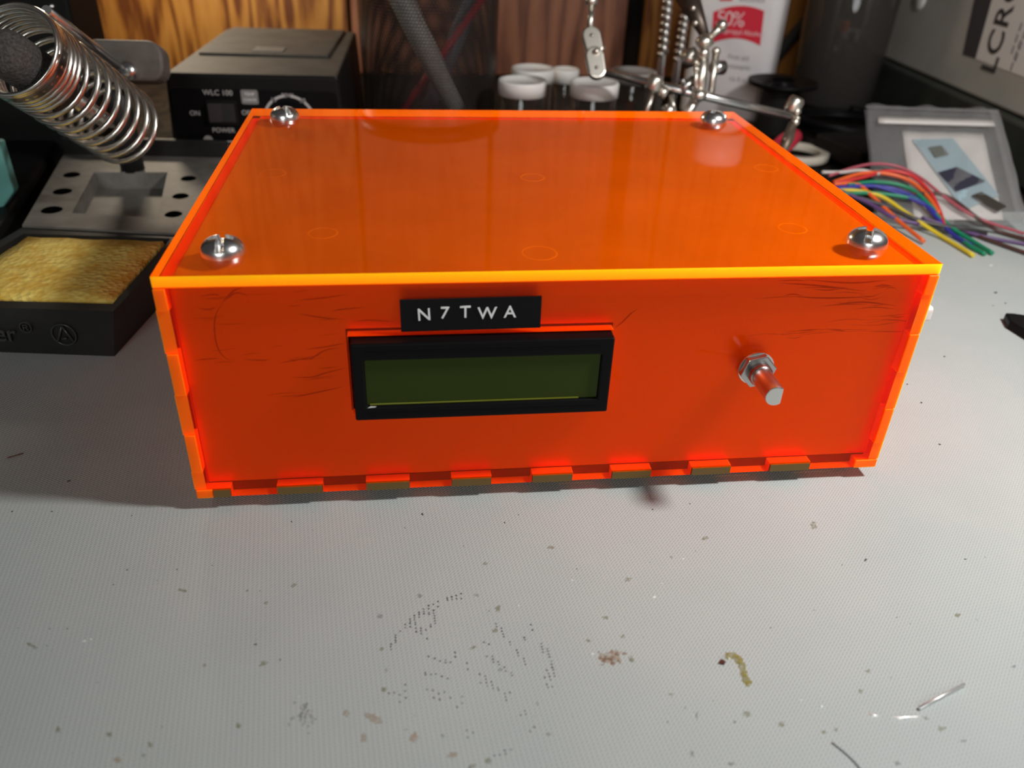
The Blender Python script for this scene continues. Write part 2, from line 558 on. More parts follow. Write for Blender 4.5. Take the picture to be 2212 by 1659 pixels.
cells(MB(), xs, [z for z in zs], front_filled, 0, TH, face=lambda x, z: 1 if abs(x) > 102 else 0).build('front_panel', [ACRF, SIDE_EDGE], enc, loc=(0, 0, G))
# foil behind the front panel (four strips around the opening)
liner = MB()
cells(liner, [-101.9, OX0 - 0.6, OX1 + 0.6, 101.9], [3.1, OZ0 - 0.6, OZ1 + 0.6, 67.0],
      lambda x, z: not (OX0 < x < OX1 and OZ0 < z < OZ1), TH + 0.3, TH + 0.6, 0, 0)
lin = liner.build('front_foil_lining', FOIL, enc, loc=(0, 0, G))
# creases in the foil, traced as soft ridges
cr = MB()


def crease(pts_px, r=0.22):
    pts = [at(u, v, y=0) for u, v in pts_px]
    sp = spline([(p.x, TH + 0.3, p.z) for p in pts], 6)
    n = len(sp)
    cr.tube(sp, r, 6, rs=[max(0.02, r * math.sin(math.pi * (i + 0.3) / (n - 0.4))) for i in range(n)])


for c_ in ([(472, 668), (500, 640), (520, 634)], [(480, 662), (505, 645), (535, 652)], [(425, 652), (458, 648), (470, 651)], [(420, 678), (445, 681), (462, 676)],
           [(636, 661), (690, 656), (750, 648)], [(716, 684), (740, 680), (790, 676)], [(640, 690), (690, 698), (735, 702)], [(655, 768), (700, 762), (745, 754)],
           [(640, 788), (668, 788), (700, 770), (735, 764)], [(625, 829), (670, 828), (705, 818), (748, 808)], [(628, 873), (680, 862), (740, 849)],
           [(478, 665), (462, 690), (458, 722), (464, 760), (480, 785), (508, 797)], [(600, 798), (640, 790), (690, 780)], [(412, 792), (440, 789), (470, 787)], [(520, 790), (560, 791), (580, 790)],
           [(760, 707), (800, 704), (850, 707)], [(1332, 722), (1350, 708), (1368, 690), (1385, 678)], [(1690, 622), (1780, 628), (1880, 640)], [(1720, 652), (1800, 655), (1900, 652)], [(1700, 730), (1780, 722), (1900, 724)],
           [(1750, 615), (1850, 622), (1930, 616)], [(1820, 668), (1880, 664), (1950, 672)]):
    crease(c_)
for k_ in range(34):
    u_, v_ = random.uniform(1650, 1960), random.uniform(606, 740)
    l_ = random.uniform(15, 60)
    crease([(u_ - l_, v_ + random.uniform(-3, 5)), (u_, v_ + random.uniform(-4, 4)), (min(u_ + l_, 1985), v_ + random.uniform(-6, 3))], random.uniform(0.07, 0.16))
for k_ in range(22):
    u_, v_ = random.uniform(420, 740), random.uniform(640, 880)
    l_ = random.uniform(12, 40)
    crease([(u_ - l_, v_ + random.uniform(0, 4)), (u_, v_ + random.uniform(-2, 2)), (min(u_ + l_, 748), v_ - random.uniform(0, 5))], random.uniform(0.05, 0.11))
cr.build('foil_creases', CREASE, lin, loc=(0, 0, -G))['kind'] = 'stuff'

# side panels: tabs reach through to the front between the front panel's tabs
for sgn in (-1, 1):
    mb = MB()
    a, b_ = sorted((sgn * 105.0, sgn * 102.05))
    mb.box(a, b_, TH, D - TH, 0, 67.1, 0)
    for (z0, z1) in ((9.4, 22.4), (35.4, 48.4), (60.9, 67.1), (0, 3.0)):
        mb.box(a, b_, -0.45, TH, z0 + 0.12, z1 - 0.12, 0)
    mb.build('side_panel', SIDE_EDGE, enc, loc=(0, 0, G), bevel=0.12, seg=1)
MB().box(-102, 102, D - TH, D, 0, 67.1).build('back_panel', SIDE_EDGE, enc, loc=(0, 0, G))
mb = MB()
mb.box(-102, 102, TH + 0.1, D - TH - 0.1, 0.1, 2.9, 0)
bot = mb.build('bottom_panel', [OLIVE], enc, loc=(0, 0, G))
for (a, b_) in slots:
    q = MB().box(a + 0.15, b_ - 0.15, -0.55, TH + 0.1, 0.15, 2.75, 0)
    q.add([(a + .15, -0.55, 2.78), (b_ - .15, -0.55, 2.78), (b_ - .15, TH, 2.78), (a + .15, TH, 2.78)], [(0, 1, 2, 3)], 1)
    q.build('finger_tab', [OLIVE, SIDE_EDGE], bot)
# corner blocks at the foot of the front face
for a, b_ in ((-104.9, -100.4), (97.7, 104.9)):
    MB().box(a, b_, -0.5, TH, 0, 2.9).build('corner_block', SIDE_EDGE, bot, bevel=0.2)
for sx_ in (-88, 88):
    for sy_ in (22, 146):
        MB().lathe([(0.01, 0), (6, 0), (6.5, 0.6), (6.5, G - 0.01), (0.01, G)], 20).build('rubber_foot', RUBBER, enc, loc=(sx_, sy_, 0))


# dome screws with combined slot and cross recess
def screw(name, loc, rz):
    mb = MB()
    R0, Hh = 5.8, 4.5
    nr, na = 40, 128
    vs_ = []
    for i in range(nr + 1):
        r = R0 * i / nr
        for k in range(na):
            a = 2 * math.pi * k / na
            x, y = r * math.cos(a), r * math.sin(a)
            z = Hh * math.sqrt(max(0, 1 - (r / R0) ** 2.2)) ** 0.9
            w = 1.0
            if r < 5.5 and abs(x) < w: z = min(z, Hh - 2.6)
            if r < 3.2 and abs(y) < w: z = min(z, Hh - 2.6)
            if r < 1.5: z = Hh - 3.2
            vs_.append((x, y, z))
    fs = [(i * na + k, i * na + (k + 1) % na, (i + 1) * na + (k + 1) % na, (i + 1) * na + k) for i in range(nr) for k in range(na)]
    mb.add(vs_, fs, 0, False)
    for i_ in range(len(mb.s)): mb.s[i_] = True
    o = mb.build(name, CHROME, enc, loc=loc, rot=(0, 0, rz))
    md = o.modifiers.new('split', 'EDGE_SPLIT'); md.split_angle = math.radians(38)
    return o


for (x, y, a) in ((-90.1, 14.9, 0.05), (90.5, 15.5, -0.5), (-90, 153.5, 0.5), (90.3, 152.5, 0.9)):
    tag(screw('dome_screw', (x, y, ZT), a), 'shiny chrome dome-head screw')

# display
lcd = empty('display_module', (-22.0, 0, G + 39.45)); lcd.parent = enc
tag(lcd, 'black framed character display, switched off')
hw, hh = 35.6, 12.1
mb = MB()
cells(mb, [-hw, -32.3, 32.3, hw], [-hh, -7.6, 7.0, hh], lambda x, z: not (abs(x) < 32.3 and -7.6 < z < 7.0), -3.5, 8.0, 0, 0)
bz = mb.build('bezel', BLACK, lcd, bevel=0.55, seg=3)
mb = MB()
for zz in (-9.9, 9.6):
    mb.box(-32, 32, -3.62, -3.4, zz, zz + 0.25)
mb.build('bezel_rib', BLACK, bz)
MB().box(-32.2, 32.2, -2.55, -1.5, -7.4, 6.9).build('screen', LCDG, lcd)
MB().box(-31.5, 27.0, -2.75, -2.5, -7.55, -7.05).build('light_guide_edge', LCDE, lcd, bevel=0.1)
MB().add([(-32.2, -3.55, -7.9), (-30.0, -3.56, -7.7), (-29.6, -3.56, -7.35), (-31.2, -3.56, -7.2)], [(0, 1, 2, 3)]).build('chip', WHITEP, bz)  # painted highlight: white patch standing for a glare on the bezel
MB().box(-40, 40, 8, 9.6, -17, 17).build('circuit_board', BLACKM, lcd)

# embossed label
lb = MB().box(-18.7, 18.7, -0.42, -0.06, -4.75, 4.75).build('label_tape', TAPE, enc, loc=(-25.5, 0, G + 58.25), rot=(0, math.radians(-0.4), 0), bevel=0.08)
tag(lb, 'black embossed label tape with white letters')
for ch, u, rot_, dz in (('N', 916, 2, 0), ('7', 960, -3, 0.35), ('T', 1005, 0, 0.45), ('W', 1052, 0, -0.1), ('A', 1101, 0, 0.1)):
    px_ = at(u, 677, y=0).x + 25.5
    M_ = basis((1, 0, 0), (0, 0, 1), (0, -1, 0), (px_, -0.5, dz + 0.15)) @ Matrix.Rotation(math.radians(rot_), 4, 'Z')
    text_mesh('letter', ch, 4.9, WHITELET, M_, lb, extrude=0.14, offset=0.03)

# encoder shaft with nut
ec = empty('control_shaft', (57.4, 0, G + 38.4)); ec.parent = enc
tag(ec, 'steel shaft with flat, threaded bushing and hex nut')
MY = Matrix.Rotation(math.radians(90), 4, 'X')     # local z -> -y
mb = MB()
n6 = [(5.4 * math.cos(math.radians(60 * k + 12)), 5.4 * math.sin(math.radians(60 * k + 12))) for k in range(6)]
mb.prism(n6, 0.3, 2.4, M=MY)
mb.build('hex_nut', ZINC, ec, bevel=0.3)
MB().lathe([(0.1, 0), (5.3, 0), (5.3, 0.35), (0.1, 0.35)], 32, M=MY, smooth=False).build('washer', STEEL, ec)
prof = [(3.3, -5)]
for k in range(8):
    prof += [(3.45, 0.2 + k * 0.6), (3.15, 0.5 + k * 0.6)]
prof += [(3.0, 5.2), (0.05, 5.2)]
MB().lathe(prof, 28, M=MY).build('threaded_bushing', ZINC, ec)
circ = []
for k in range(40):
    a = 2 * math.pi * k / 40
    circ.append((min(3.0 * math.cos(a), 1.75), 3.0 * math.sin(a)))
sh = MB().prism(circ, 4.5, 15.2, M=MY, smooth=True).build('shaft', STEEL, ec, bevel=0.25)
sh.modifiers.new('split', 'EDGE_SPLIT').split_angle = math.radians(30)

# white toggle on the outer right wall
mb = MB().prism(rrect(5.2, 5.2, 1.2), 0, 3.3, M=basis((0, 1, 0), (0, 0, 1), (1, 0, 0), (105.0, 3.9, G + 53.6)), top_scale=0.9)
tag(mb.build('side_button', WHITEP, enc, bevel=0.4), 'small white button')

# ------------------------------------------------------------------ soldering stand, sponge, iron
stand = empty('soldering_stand', (-185, 190, 0))
tag(stand, 'black soldering iron stand with wire coil holder and grey tip tray beside the enclosure', 'soldering stand')
SO = Vector((-185, 190, 0))


def rel(p, o_=SO):
    return Vector(p) - o_


RIMZ = 20.0
outer = [(-150.5, 91), (-193, 96), (-222, 99), (-226, 122), (-213, 177), (-231, 286), (-141, 279), (-133, 240), (-141, 165)]
tray_in = [(-152.5, 97), (-193, 101.5), (-217, 104.5), (-220.5, 123), (-210, 169), (-146, 161.5)]
# body: tray floor low at the front, deck at the back, thin rim around the sponge
mb = MB()
n = len(outer)
foot = [(-154.8, 92.6), (-193, 97.6), (-220, 101), (-224, 122), (-211, 177), (-229, 286), (-143, 279), (-135, 240), (-143, 165)]
vs_ = [rel((*p, 0.0)) for p in foot] + [rel((*p, RIMZ)) for p in outer]
mb.add(vs_, [(i, (i + 1) % n, n + (i + 1) % n, n + i) for i in range(n)], 0)
k = len(tray_in)
ti = [rel((*p, RIMZ)) for p in tray_in]; tf = [rel((*p, 8.0)) for p in tray_in]
mb.add(ti + tf, [(i, (i + 1) % k, k + (i + 1) % k, k + i) for i in range(k)] + [tuple(range(k, 2 * k))], 0)
# rim ring between outer and inner outlines
rim_o = [outer[i] for i in (0, 1, 2, 3, 4)]
rv = [rel((*p, RIMZ)) for p in rim_o] + [rel((*outer[8], RIMZ))] + ti
mb.add(rv, [(0, 1, 7, 6), (1, 2, 8, 7), (2, 3, 9, 8), (3, 4, 10, 9), (4, 5, 11, 10), (5, 0, 6, 11)], 0)
mb.build('tray', DARKP, stand)
# raised lettering on the tray front
fd = Vector((-193 + 150.5, 96 - 91, 0)).normalized() * -1       # reading direction, towards the right end
up_ = Vector((0.04, -0.03, 1))
nrm = fd.cross(up_).normalized()
up_ = nrm.cross(fd)
TRL = pm('raised_black_letters', (0.05, 0.05, 0.048), 0.28)


def on_tray(u, v):
    p0 = Vector((-151.5, 91.3, 10))
    r = (CX * ((u - 1106) / FPX) + CY * ((v - 829.5) / FPX) + CZ)
    tt = (p0 - CAM).dot(nrm) / r.dot(nrm)
    return rel(CAM + r * tt) + nrm * 0.15


text_mesh('raised_lettering', 'Weller', 9.6, TRL, basis(fd, up_, nrm, on_tray(36, 722)), stand, 0.45, 'RIGHT')
text_mesh('raised_mark', '\u00ae', 6.2, TRL, basis(fd, up_, nrm, on_tray(57, 708)), stand, 0.45)
cmb = MB()
M_ = basis(fd, up_, nrm, on_tray(139, 722))
cmb.lathe([(4.6, -0.1), (4.7, 0.5), (4.2, 0.5), (4.15, -0.1)], 40, 0, M_)
for (a, b_) in (((-3.1, -3.2), (0.1, 3.6)), ((0.1, 3.6), (3.1, -3.2)), ((-1.2, -1.8), (0.9, -1.5))):
    a_, c_ = Vector((*a, 0.2)), Vector((*b_, 0.2))
    cmb.tube([M_ @ a_, M_ @ c_], 0.45, 6)
cmb.build('raised_emblem', TRL, stand)
# deck with recess and six tip holes
dk = MB()
dpoly = [(-213, 176.5), (-230.5, 285), (-141.5, 278), (-134, 240), (-141.5, 164.5)]
rec = [at(155, 460, z=21), at(203, 372, z=21), at(362, 372, z=21), at(340, 470, z=21)]
Dz = 21.0
v0 = [rel((p[0], p[1], Dz)) for p in dpoly] + [rel((p.x, p.y, Dz)) for p in rec] + [rel((p.x, p.y, Dz - 9)) for p in rec]
dk.add(v0, [(0, 1, 6, 5), (1, 2, 7, 6), (2, 3, 7), (3, 4, 8, 7), (4, 0, 5, 8), (5, 6, 10, 9), (6, 7, 11, 10), (7, 8, 12, 11), (8, 5, 9, 12), (9, 10, 11, 12)], 0)
e0 = [rel((p[0], p[1], Dz)) for p in dpoly] + [rel((p[0], p[1], RIMZ - 3)) for p in dpoly]
dk.add(e0, [(i, (i + 1) % 5, 5 + (i + 1) % 5, 5 + i) for i in range(5)], 0)
dk.build('deck', DECK, stand)
PIT = pm('hole_black', (0.002, 0.002, 0.002), 0.9, spec=0.0)  # for flat discs: the shade inside the tip holes is in this colour
for (u, v, dia) in ((155, 378, 7), (135, 414, 7.4), (112, 454, 8), (407, 386, 6.5), (390, 424, 6.5), (375, 463, 6.5)):
    p = rel(at(u, v, z=21))
    MB().lathe([(dia / 2 + 0.7, 0.05), (dia / 2, 0.5), (dia / 2 - 0.1, 0.05), (0.02, 0.06)], 20, 0, Matrix.Translation(p)).build('tip_hole', [PIT], stand)
# back lip of the deck
bl = MB()
a, b_ = Vector((-231, 286, 0)), Vector((-141, 279, 0))
dr = (b_ - a).normalized(); nn = Vector((-dr.y, dr.x, 0))
q = [a, b_, b_ + nn * 3, a + nn * 3]
bl.prism([(rel(p).x, rel(p).y) for p in q], 0, 30, 0)
bl.build('back_lip', DARKP, stand, bevel=0.8)

# coil holder
c0, c1 = Vector((-182.6, 144.1, 100.4)), Vector((-167.4, 198.9, 58.5))
ax = (c1 - c0); L = ax.length; axn = ax.normalized()
ua = axn.cross(Vector((0, 0, 1))).normalized(); va = axn.cross(ua)
pts = []
turns = 14.5
for i in range(int(turns * 30) + 1):
    tn = i / 30
    if tn < 1.0: s_ = 0.0 + 0.2 * tn
    elif tn < 6.5: s_ = 0.2 + 2.5 * (tn - 1)
    else: s_ = 13.95 + (L - 13.95) * (tn - 6.5) / (turns - 6.5)
    a = 2 * math.pi * tn
    R_ = 16.6 if tn > 1 else 17.0
    pts.append(rel(c0 + axn * s_ + (ua * math.cos(a) + va * math.sin(a)) * R_))
coil = MB().tube(pts, 1.25, 8).build('wire_coil', COILM, stand)
ring = MB().lathe([(17.6, -0.6), (17.9, 0.6), (17.7, 6.0), (17.1, 6.0), (16.9, 0.2), (17.0, -0.6), (17.6, -0.6)], 48, 0, basis(ua, va, axn, rel(c0 - axn * 1.5)))
ring.build('mouth_ring', COILM, stand)
# straight support rod along the top of the coil and its bracket
ra, rb = rel(at(100, 22, d=318)), rel(at(262, 146, d=398))
MB().tube([ra, rb], 1.9, 12).build('support_rod', STEEL, stand)
br0 = rel(at(275, 135, d=404))
mb = MB().prism(rrect(38, 19, 7), -7, 7, 0, basis((1, -0.05, 0), (0, 0.35, 1), (0, -1, 0.35), br0))
brk = mb.build('bracket', noisy(pm('brown_grey_plastic', (0.13, 0.11, 0.10), 0.6), (0.11, 0.092, 0.08), (0.18, 0.155, 0.14), 60, 4), stand, bevel=1.5)
MB().tube([br0 + Vector((-10, 6, 0)), Vector((br0.x - 10, br0.y + 6, 20.5))], 6.0, 14).build('bracket_post', DARKP, stand)
mb = MB(); mb.lathe([(0.05, 2.4), (2.4, 2.0), (4.0, 0.9), (4.3, 0), (4.3, -3)], 20, 0, basis((1, 0, 0), (0, 0.5, 1), (0, -1, 0.5), rel(at(275, 151, d=395))))
mb.build('bracket_screw', CHROME, brk.parent)

sp = bmesh.new()
spoly = [(-153.2, 99.5), (-192, 104), (-213, 107), (-216, 124), (-207.5, 166.5), (-148, 159.5)]
mb = MB()
ring_prev = None
cx_ = sum(p[0] for p in spoly) / 6; cy_ = sum(p[1] for p in spoly) / 6
den = []
for i in range(6):
    a, b_ = spoly[i], spoly[(i + 1) % 6]
    for k in range(10):
        den.append((a[0] + (b_[0] - a[0]) * k / 10, a[1] + (b_[1] - a[1]) * k / 10))
nd = len(den); rings = []
for (sc, z) in ((1, 8.1), (1, 17.5), (0.985, 19.6), (0.7, 20.6), (0.35, 21.0)):
    rings.append([(cx_ + (p[0] - cx_) * sc + random.uniform(-.3, .3) * (sc > .9), cy_ + (p[1] - cy_) * sc + random.uniform(-.3, .3) * (sc > .9), z + random.uniform(-.2, .2) * (z > 18)) for p in den])
vv = [p for r_ in rings for p in r_] + [(cx_, cy_, 21.0)]
ff = [(j * nd + i, j * nd + (i + 1) % nd, (j + 1) * nd + (i + 1) % nd, (j + 1) * nd + i) for j in range(4) for i in range(nd)]
ff += [(4 * nd + i, 4 * nd + (i + 1) % nd, 5 * nd) for i in range(nd)]
mb.add(vv, ff, 0, True)
tag(mb.build('cleaning_sponge', SPONGE), 'yellow porous cleaning sponge lying in the front tray of the stand', 'sponge')

iron = empty('soldering_iron', (c0.x, c0.y, c0.z))
tag(iron, 'soldering iron with rounded grey foam grip resting in the wire coil', 'soldering iron')
Mi = basis(ua, va, axn, rel(at(6, 110, d=292), c0))
MB().lathe([(0.02, -4.6), (3, -4.3), (6, -2.8), (8.2, 0), (8.8, 4), (8.8, 30), (7, 34), (0.05, 34)], 32, 0, Mi).build('foam_grip', FOAM, iron)
MB().lathe([(0.05, 33), (3.4, 33), (3.4, 60), (2.0, 64), (0.1, 70)], 20, 0, Mi).build('heater_barrel', STEEL, iron)

# ------------------------------------------------------------------ soldering station
st = empty('soldering_station', (-123, 360, 0))
tag(st, 'black soldering station power unit with rocker switch and dial behind the stand', 'soldering station')
SC = Vector((-123, 360, 0))
ang = math.radians(-3.0)
st.rotation_euler = (0, 0, ang)
mb = MB()
fy, by = -75, 76
top = 64
body = [(-47, fy, 0), (53, fy, 0), (49, by, 0), (-47, by, 0), (-43.5, fy + 2, top), (49.5, fy + 2, top), (45, by - 2, top), (-43.5, by - 2, top)]
mb.add(body, [(0, 3, 2, 1), (0, 1, 5, 4), (1, 2, 6, 5), (2, 3, 7, 6), (3, 0, 4, 7)], 0)
mb.add(body, [(4, 5, 6, 7)], 1)
mb.build('housing', [BLACKM, DUSTTOP], st, bevel=2.0, seg=3)
MB().box(-38, 38, fy + 52, by - 6, top - 0.3, top + 1.6).build('top_tray', DUSTTOP, st, bevel=0.8)
MB().box(-8, 10, fy + 58, fy + 72, top + 1.5, top + 2.1).build('top_sticker', DECK, st)
FA = math.atan2(2, 64)
fpl = basis((1, 0, 0), (0, math.sin(FA), math.cos(FA)), (0, -math.cos(FA), math.sin(FA)), (0, fy, 0))
fr_ = MB()
fr_.prism(rrect(90, 44, 3, cx=3, cy=34), 0, 0.8, 0, fpl)
fr_.build('front_plate', BLACK, st, bevel=0.3)


def fp(x, y, z=0.9):
    return fpl @ Matrix.Translation((x, y, z))


inv = (Matrix.Translation(SC) @ Matrix.Rotation(ang, 4, 'Z')).inverted()


def stf(u, v):
    """front-plate coordinates seen at a photo pixel"""
    r = CX * ((u - 1106) / FPX) + CY * ((v - 829.5) / FPX) + CZ
    o_ = inv @ CAM; d_ = inv.to_3x3() @ r
    n_ = fpl.col[2].to_3d(); p0 = fpl.translation
    t_ = (p0 - o_).dot(n_) / d_.dot(n_)
    q_ = fpl.inverted() @ (o_ + d_ * t_)
    return q_.x, q_.y


def st_text(body, u, v, size, **kw):
    x_, y_ = stf(u, v)
    text_mesh('printed_text', body, size, PRINTG, fp(x_, y_), st, 0.05, **kw)


st_text('WLC 100', 471, 200, 4.0)
st_text('ON', 422, 244, 3.6)
st_text('OFF', 535, 243, 3.6)
st_text('POWER', 484, 281, 3.6)
st_text('120V', 485, 314, 2.8)
x_, y_ = stf(540, 209)
pl = MB(); pl.prism(rrect(9.2, 7.6, 1), 0.85, 1.0, 0, fpl @ Matrix.Translation((x_, y_, 0)))
pl.build('printed_badge', pm('badge_grey', (0.25, 0.24, 0.23), 0.6), st)
text_mesh('printed_text', 'TEMP', 2.3, WHITELET, fp(x_, y_ + 1.4, 1.05), st, 0.05)
text_mesh('printed_text', 'CONTR', 2.0, WHITELET, fp(x_, y_ - 1.6, 1.05), st, 0.05)
# rocker switch
x_, y_ = stf(482, 242)
MB().prism(rrect(17, 13.5, 1, cx=x_, cy=y_), 0.7, 2.0, 0, fpl).build('switch_bezel', BLACKM, st, bevel=0.3)
rk = MB()
rk.add([(-7, -5, 2.0), (7, -5, 2.0), (7, 5, 2.0), (-7, 5, 2.0), (-7, -5, 4.4), (0, -5, 2.6), (7, -5, 3.0), (7, 5, 3.0), (0, 5, 2.6), (-7, 5, 4.4)],
       [(4, 5, 8, 9), (5, 6, 7, 8), (0, 1, 6, 5, 4), (3, 9, 8, 7, 2), (0, 4, 9, 3), (1, 2, 7, 6)], 0, False, fpl @ Matrix.Translation((x_, y_, 0)))
rk.build('rocker', pm('rocker_black', (0.03, 0.029, 0.03), 0.35), st, bevel=0.3)
# little logo disc with bar
x_, y_ = stf(451, 302)
MB().lathe([(0.05, 1.0), (2.6, 1.0), (2.6, 0.8)], 24, 0, fpl @ Matrix.Translation((x_, y_, 0)), False).build('printed_badge', pm('logo_grey', (0.38, 0.37, 0.36), 0.6), st)
MB().box(x_ + 2.8, x_ + 14, y_ - 0.9, y_ - 0.2, 0.8, 1.0, 0, fpl).build('printed_bar', PRINTG, st)
# dial with printed arc
xc, yc = stf(627, 262)
arc = MB()
for (a0, a1) in ((128, 154), (97, 120), (60, 83), (22, 50)):
    a0, a1 = math.radians(a0), math.radians(a1)
    arc.lathe([(14.6, 1.0), (13.2, 1.0)], 8, 0, fpl @ Matrix.Translation((xc, yc, 0)), False, a0, a1)
arc.build('printed_dial_arc', PRINTG, st)
for s_, a in (('10', 124), ('20W', 90), ('30', 55)):
    a = math.radians(a)
    text_mesh('printed_text', s_, 3.2, PRINTG, fp(xc + 14 * math.cos(a), yc + 14 * math.sin(a)), st, 0.05)
MB().lathe([(0.05, 12), (8, 12), (9, 11), (10.5, 1.5), (10.5, 0.8)], 28, 0, fpl @ Matrix.Translation((xc, yc, 0))).build('dial_knob', BLACK, st)

# ------------------------------------------------------------------ dark case and teal tool at the far left
tag(MB().box(-40, 40, -90, 90, 0, 16).build('tool_case', BLACKM, loc=(-277, 240, 0), rot=(0, 0, math.radians(9)), bevel=2),
    'flat black case lying along the outer side of the soldering stand', 'case')
tp = [(30, 415), (0, 458), (-60, 475), (-60, 300), (-2, 308)]
tb = at(0, 400, d=392)
mb = MB()
q = [at(u, v, y=tb.y) for u, v in tp]
mb.prism([(p.x - tb.x, -(p.z - 16)) for p in q], 0, 7, 0, Matrix.Rotation(math.radians(-90), 4, 'X'))
lo_ = min(p.z for p in q)
tag(mb.build('teal_holder', TEAL, loc=(tb.x, tb.y, 16), bevel=1.0), 'teal plastic block cut off by the picture edge beside the sponge tray', 'holder')
dk2 = empty('equipment_box', at(60, 60, y=330)); dk2.location.z = 0
p0, p1 = at(-420, 60, y=330), at(160, 60, y=330)
MB().box(p0.x - p1.x, 0, 0, 50, 0, 260).build('casing', BLACKM, dk2, bevel=2)
dk2.location = (p1.x * MM, 330 * MM, 0)
lp = at(112, 14, y=329.5)
MB().ball((lp.x - p1.x, -0.5, lp.z), 1.6, n=12).build('indicator_lens', CHROME, dk2)
tag(dk2, 'tall black equipment box standing behind the wire coil', 'equipment')

# ------------------------------------------------------------------ mesh cup with its contents
MESH = bpy.data.materials.new('perforated_black_steel'); MESH.use_nodes = True
t = NT(MESH); b = t.n['Principled BSDF']; b.inputs['Base Color'].default_value = (0.030, 0.024, 0.022, 1); b.inputs['Roughness'].default_value = 0.35; b.inputs['Metallic'].default_value = 0.3
tc = t.new('ShaderNodeTexCoord'); sp_ = t.new('ShaderNodeSeparateXYZ'); t.link(tc, 'Object', sp_, 0)
at2 = t.new('ShaderNodeMath', operation='ARCTAN2'); t.link(sp_, 'Y', at2, 0); t.link(sp_, 'X', at2, 1)
K = 2 * math.pi / 2.1
uu = t.new('ShaderNodeMath', operation='MULTIPLY'); uu.inputs[1].default_value = round(46 * K); t.link(at2, 0, uu, 0)
zz = t.new('ShaderNodeMath', operation='MULTIPLY'); zz.inputs[1].default_value = K * 1000 * 0.577; t.link(sp_, 'Z', zz, 0)
sa = t.new('ShaderNodeMath', operation='ADD'); t.link(uu, 0, sa, 0); t.link(zz, 0, sa, 1)
sb = t.new('ShaderNodeMath', operation='SUBTRACT'); t.link(uu, 0, sb, 0); t.link(zz, 0, sb, 1)
z2 = t.new('ShaderNodeMath', operation='MULTIPLY'); z2.inputs[1].default_value = 2.0; t.link(zz, 0, z2, 0)
cs = []
for src in (sa, sb, z2):
    c_ = t.new('ShaderNodeMath', operation='COSINE'); t.link(src, 0, c_, 0); cs.append(c_)
s_a = t.new('ShaderNodeMath', operation='ADD'); t.link(cs[0], 0, s_a, 0); t.link(cs[1], 0, s_a, 1)
s_b = t.new('ShaderNodeMath', operation='ADD'); t.link(s_a, 0, s_b, 0); t.link(cs[2], 0, s_b, 1)
gt = t.new('ShaderNodeMath', operation='LESS_THAN'); gt.inputs[1].default_value = 0.3; t.link(s_b, 0, gt, 0)
t.link(gt, 0, b, 'Alpha')
cc = Vector((-25, 374, 0))
cup = empty('mesh_cup', cc)
tag(cup, 'black perforated metal pen cup standing behind the enclosure', 'cup')
MB().lathe([(42.5, 2), (44, 60), (45.5, 126)], 64, 0).build('perforated_wall', MESH, cup)
MB().lathe([(45.1, 124), (46.7, 124.5), (46.7, 134), (45.4, 134.5), (44.9, 133), (45.1, 124)], 64).build('rim', BLACK, cup)
MB().lathe([(0.05, 1.2), (42.1, 1.2), (43, 2), (43, 8), (44, 8), (44, 0), (0.05, 0)], 64).build('base', BLACK, cup)


def in_cup(u0, v0, u1, v1, y0, y1, ztop=118):
    a, b_ = at(u0, v0, y=y0), at(u1, v1, y=y1)
    d_ = (b_ - a)
    lo = a if a.z < b_.z else b_
    hi = b_ if a.z < b_.z else a
    d_ = (hi - lo).normalized()
    base = lo - d_ * ((lo.z - 7) / d_.z)
    return base, hi + d_ * ((ztop - hi.z) / d_.z)


HOSE = noisy(pm('grey_braid', (0.5, 0.49, 0.46), 0.6), (0.66, 0.64, 0.60), (0.86, 0.84, 0.80), 500, 2)
a_, b_ = in_cup(985, 236, 868, 0, 364, 358)
tag(MB().tube([a_, b_], 8, 18, rs=[6.0, 8.0]).build('grey_handle', HOSE), 'pale grey tapered tool handle leaning inside the mesh cup', 'tool handle')
a_, b_ = in_cup(873, 236, 1040, 0, 372, 382, 95)
tag(MB().tube([a_, b_], 2.3, 10).build('red_stick', RED), 'thin red stick leaning inside the mesh cup', 'stick')
a_, b_ = in_cup(940, 200, 1018, 0, 393, 396, 97)
tag(MB().tube([a_, b_], 5.5, 14).build('blue_grey_marker', pm('blue_grey', (0.22, 0.22, 0.27), 0.5)), 'blue-grey round marker standing at the back of the mesh cup', 'marker')

# ------------------------------------------------------------------ vials
def vial(p, r, h, label, cap):
    o = empty('glass_vial', (p.x, p.y, 0))
    tag(o, label, 'vial', 'capped glass vials behind the enclosure')
    hb = p.z - h
    MB().lathe([(0.05, 0.3), (r - 1.6, 0.3), (r - 1.2, 1.5), (r - 1.2, hb + 1), (r - 2.0, hb + 2), (r - 2.8, hb + 2), (r - 2.2, 1.8), (0.05, 1.6)], 36).build('tube', VIAL, o)
    MB().lathe([(0.05, p.z - 1.2), (r * 0.78, p.z - 1.2), (r * 0.84, p.z), (r - 0.5, p.z), (r, p.z - 0.8), (r, hb), (0.05, hb)], 36).build('cap', cap, o)
    return o


CAPD = pm('grey_cap', (0.30, 0.28, 0.27), 0.45)
vial(at(1129, 172, d=500), 15.0, 8.5, 'glass vial with white cap, nearest to the mesh cup', WHITEP)
vial(at(1152, 146, d=560), 15.0, 8.5, 'glass vial with white cap half hidden behind the one nearest the mesh cup', WHITEP)
vial(at(1223, 148, d=585), 9.5, 9.0, 'slim glass vial with small white cap in the rear row', WHITEP)
vial(at(1285, 176, d=500), 15.0, 8.5, 'glass vial with wide white cap under the hinged metal joint', WHITEP)
vial(at(1370, 152, d=560), 15.5, 7, 'glass vial with dull grey cap behind the chrome cross bar', CAPD)

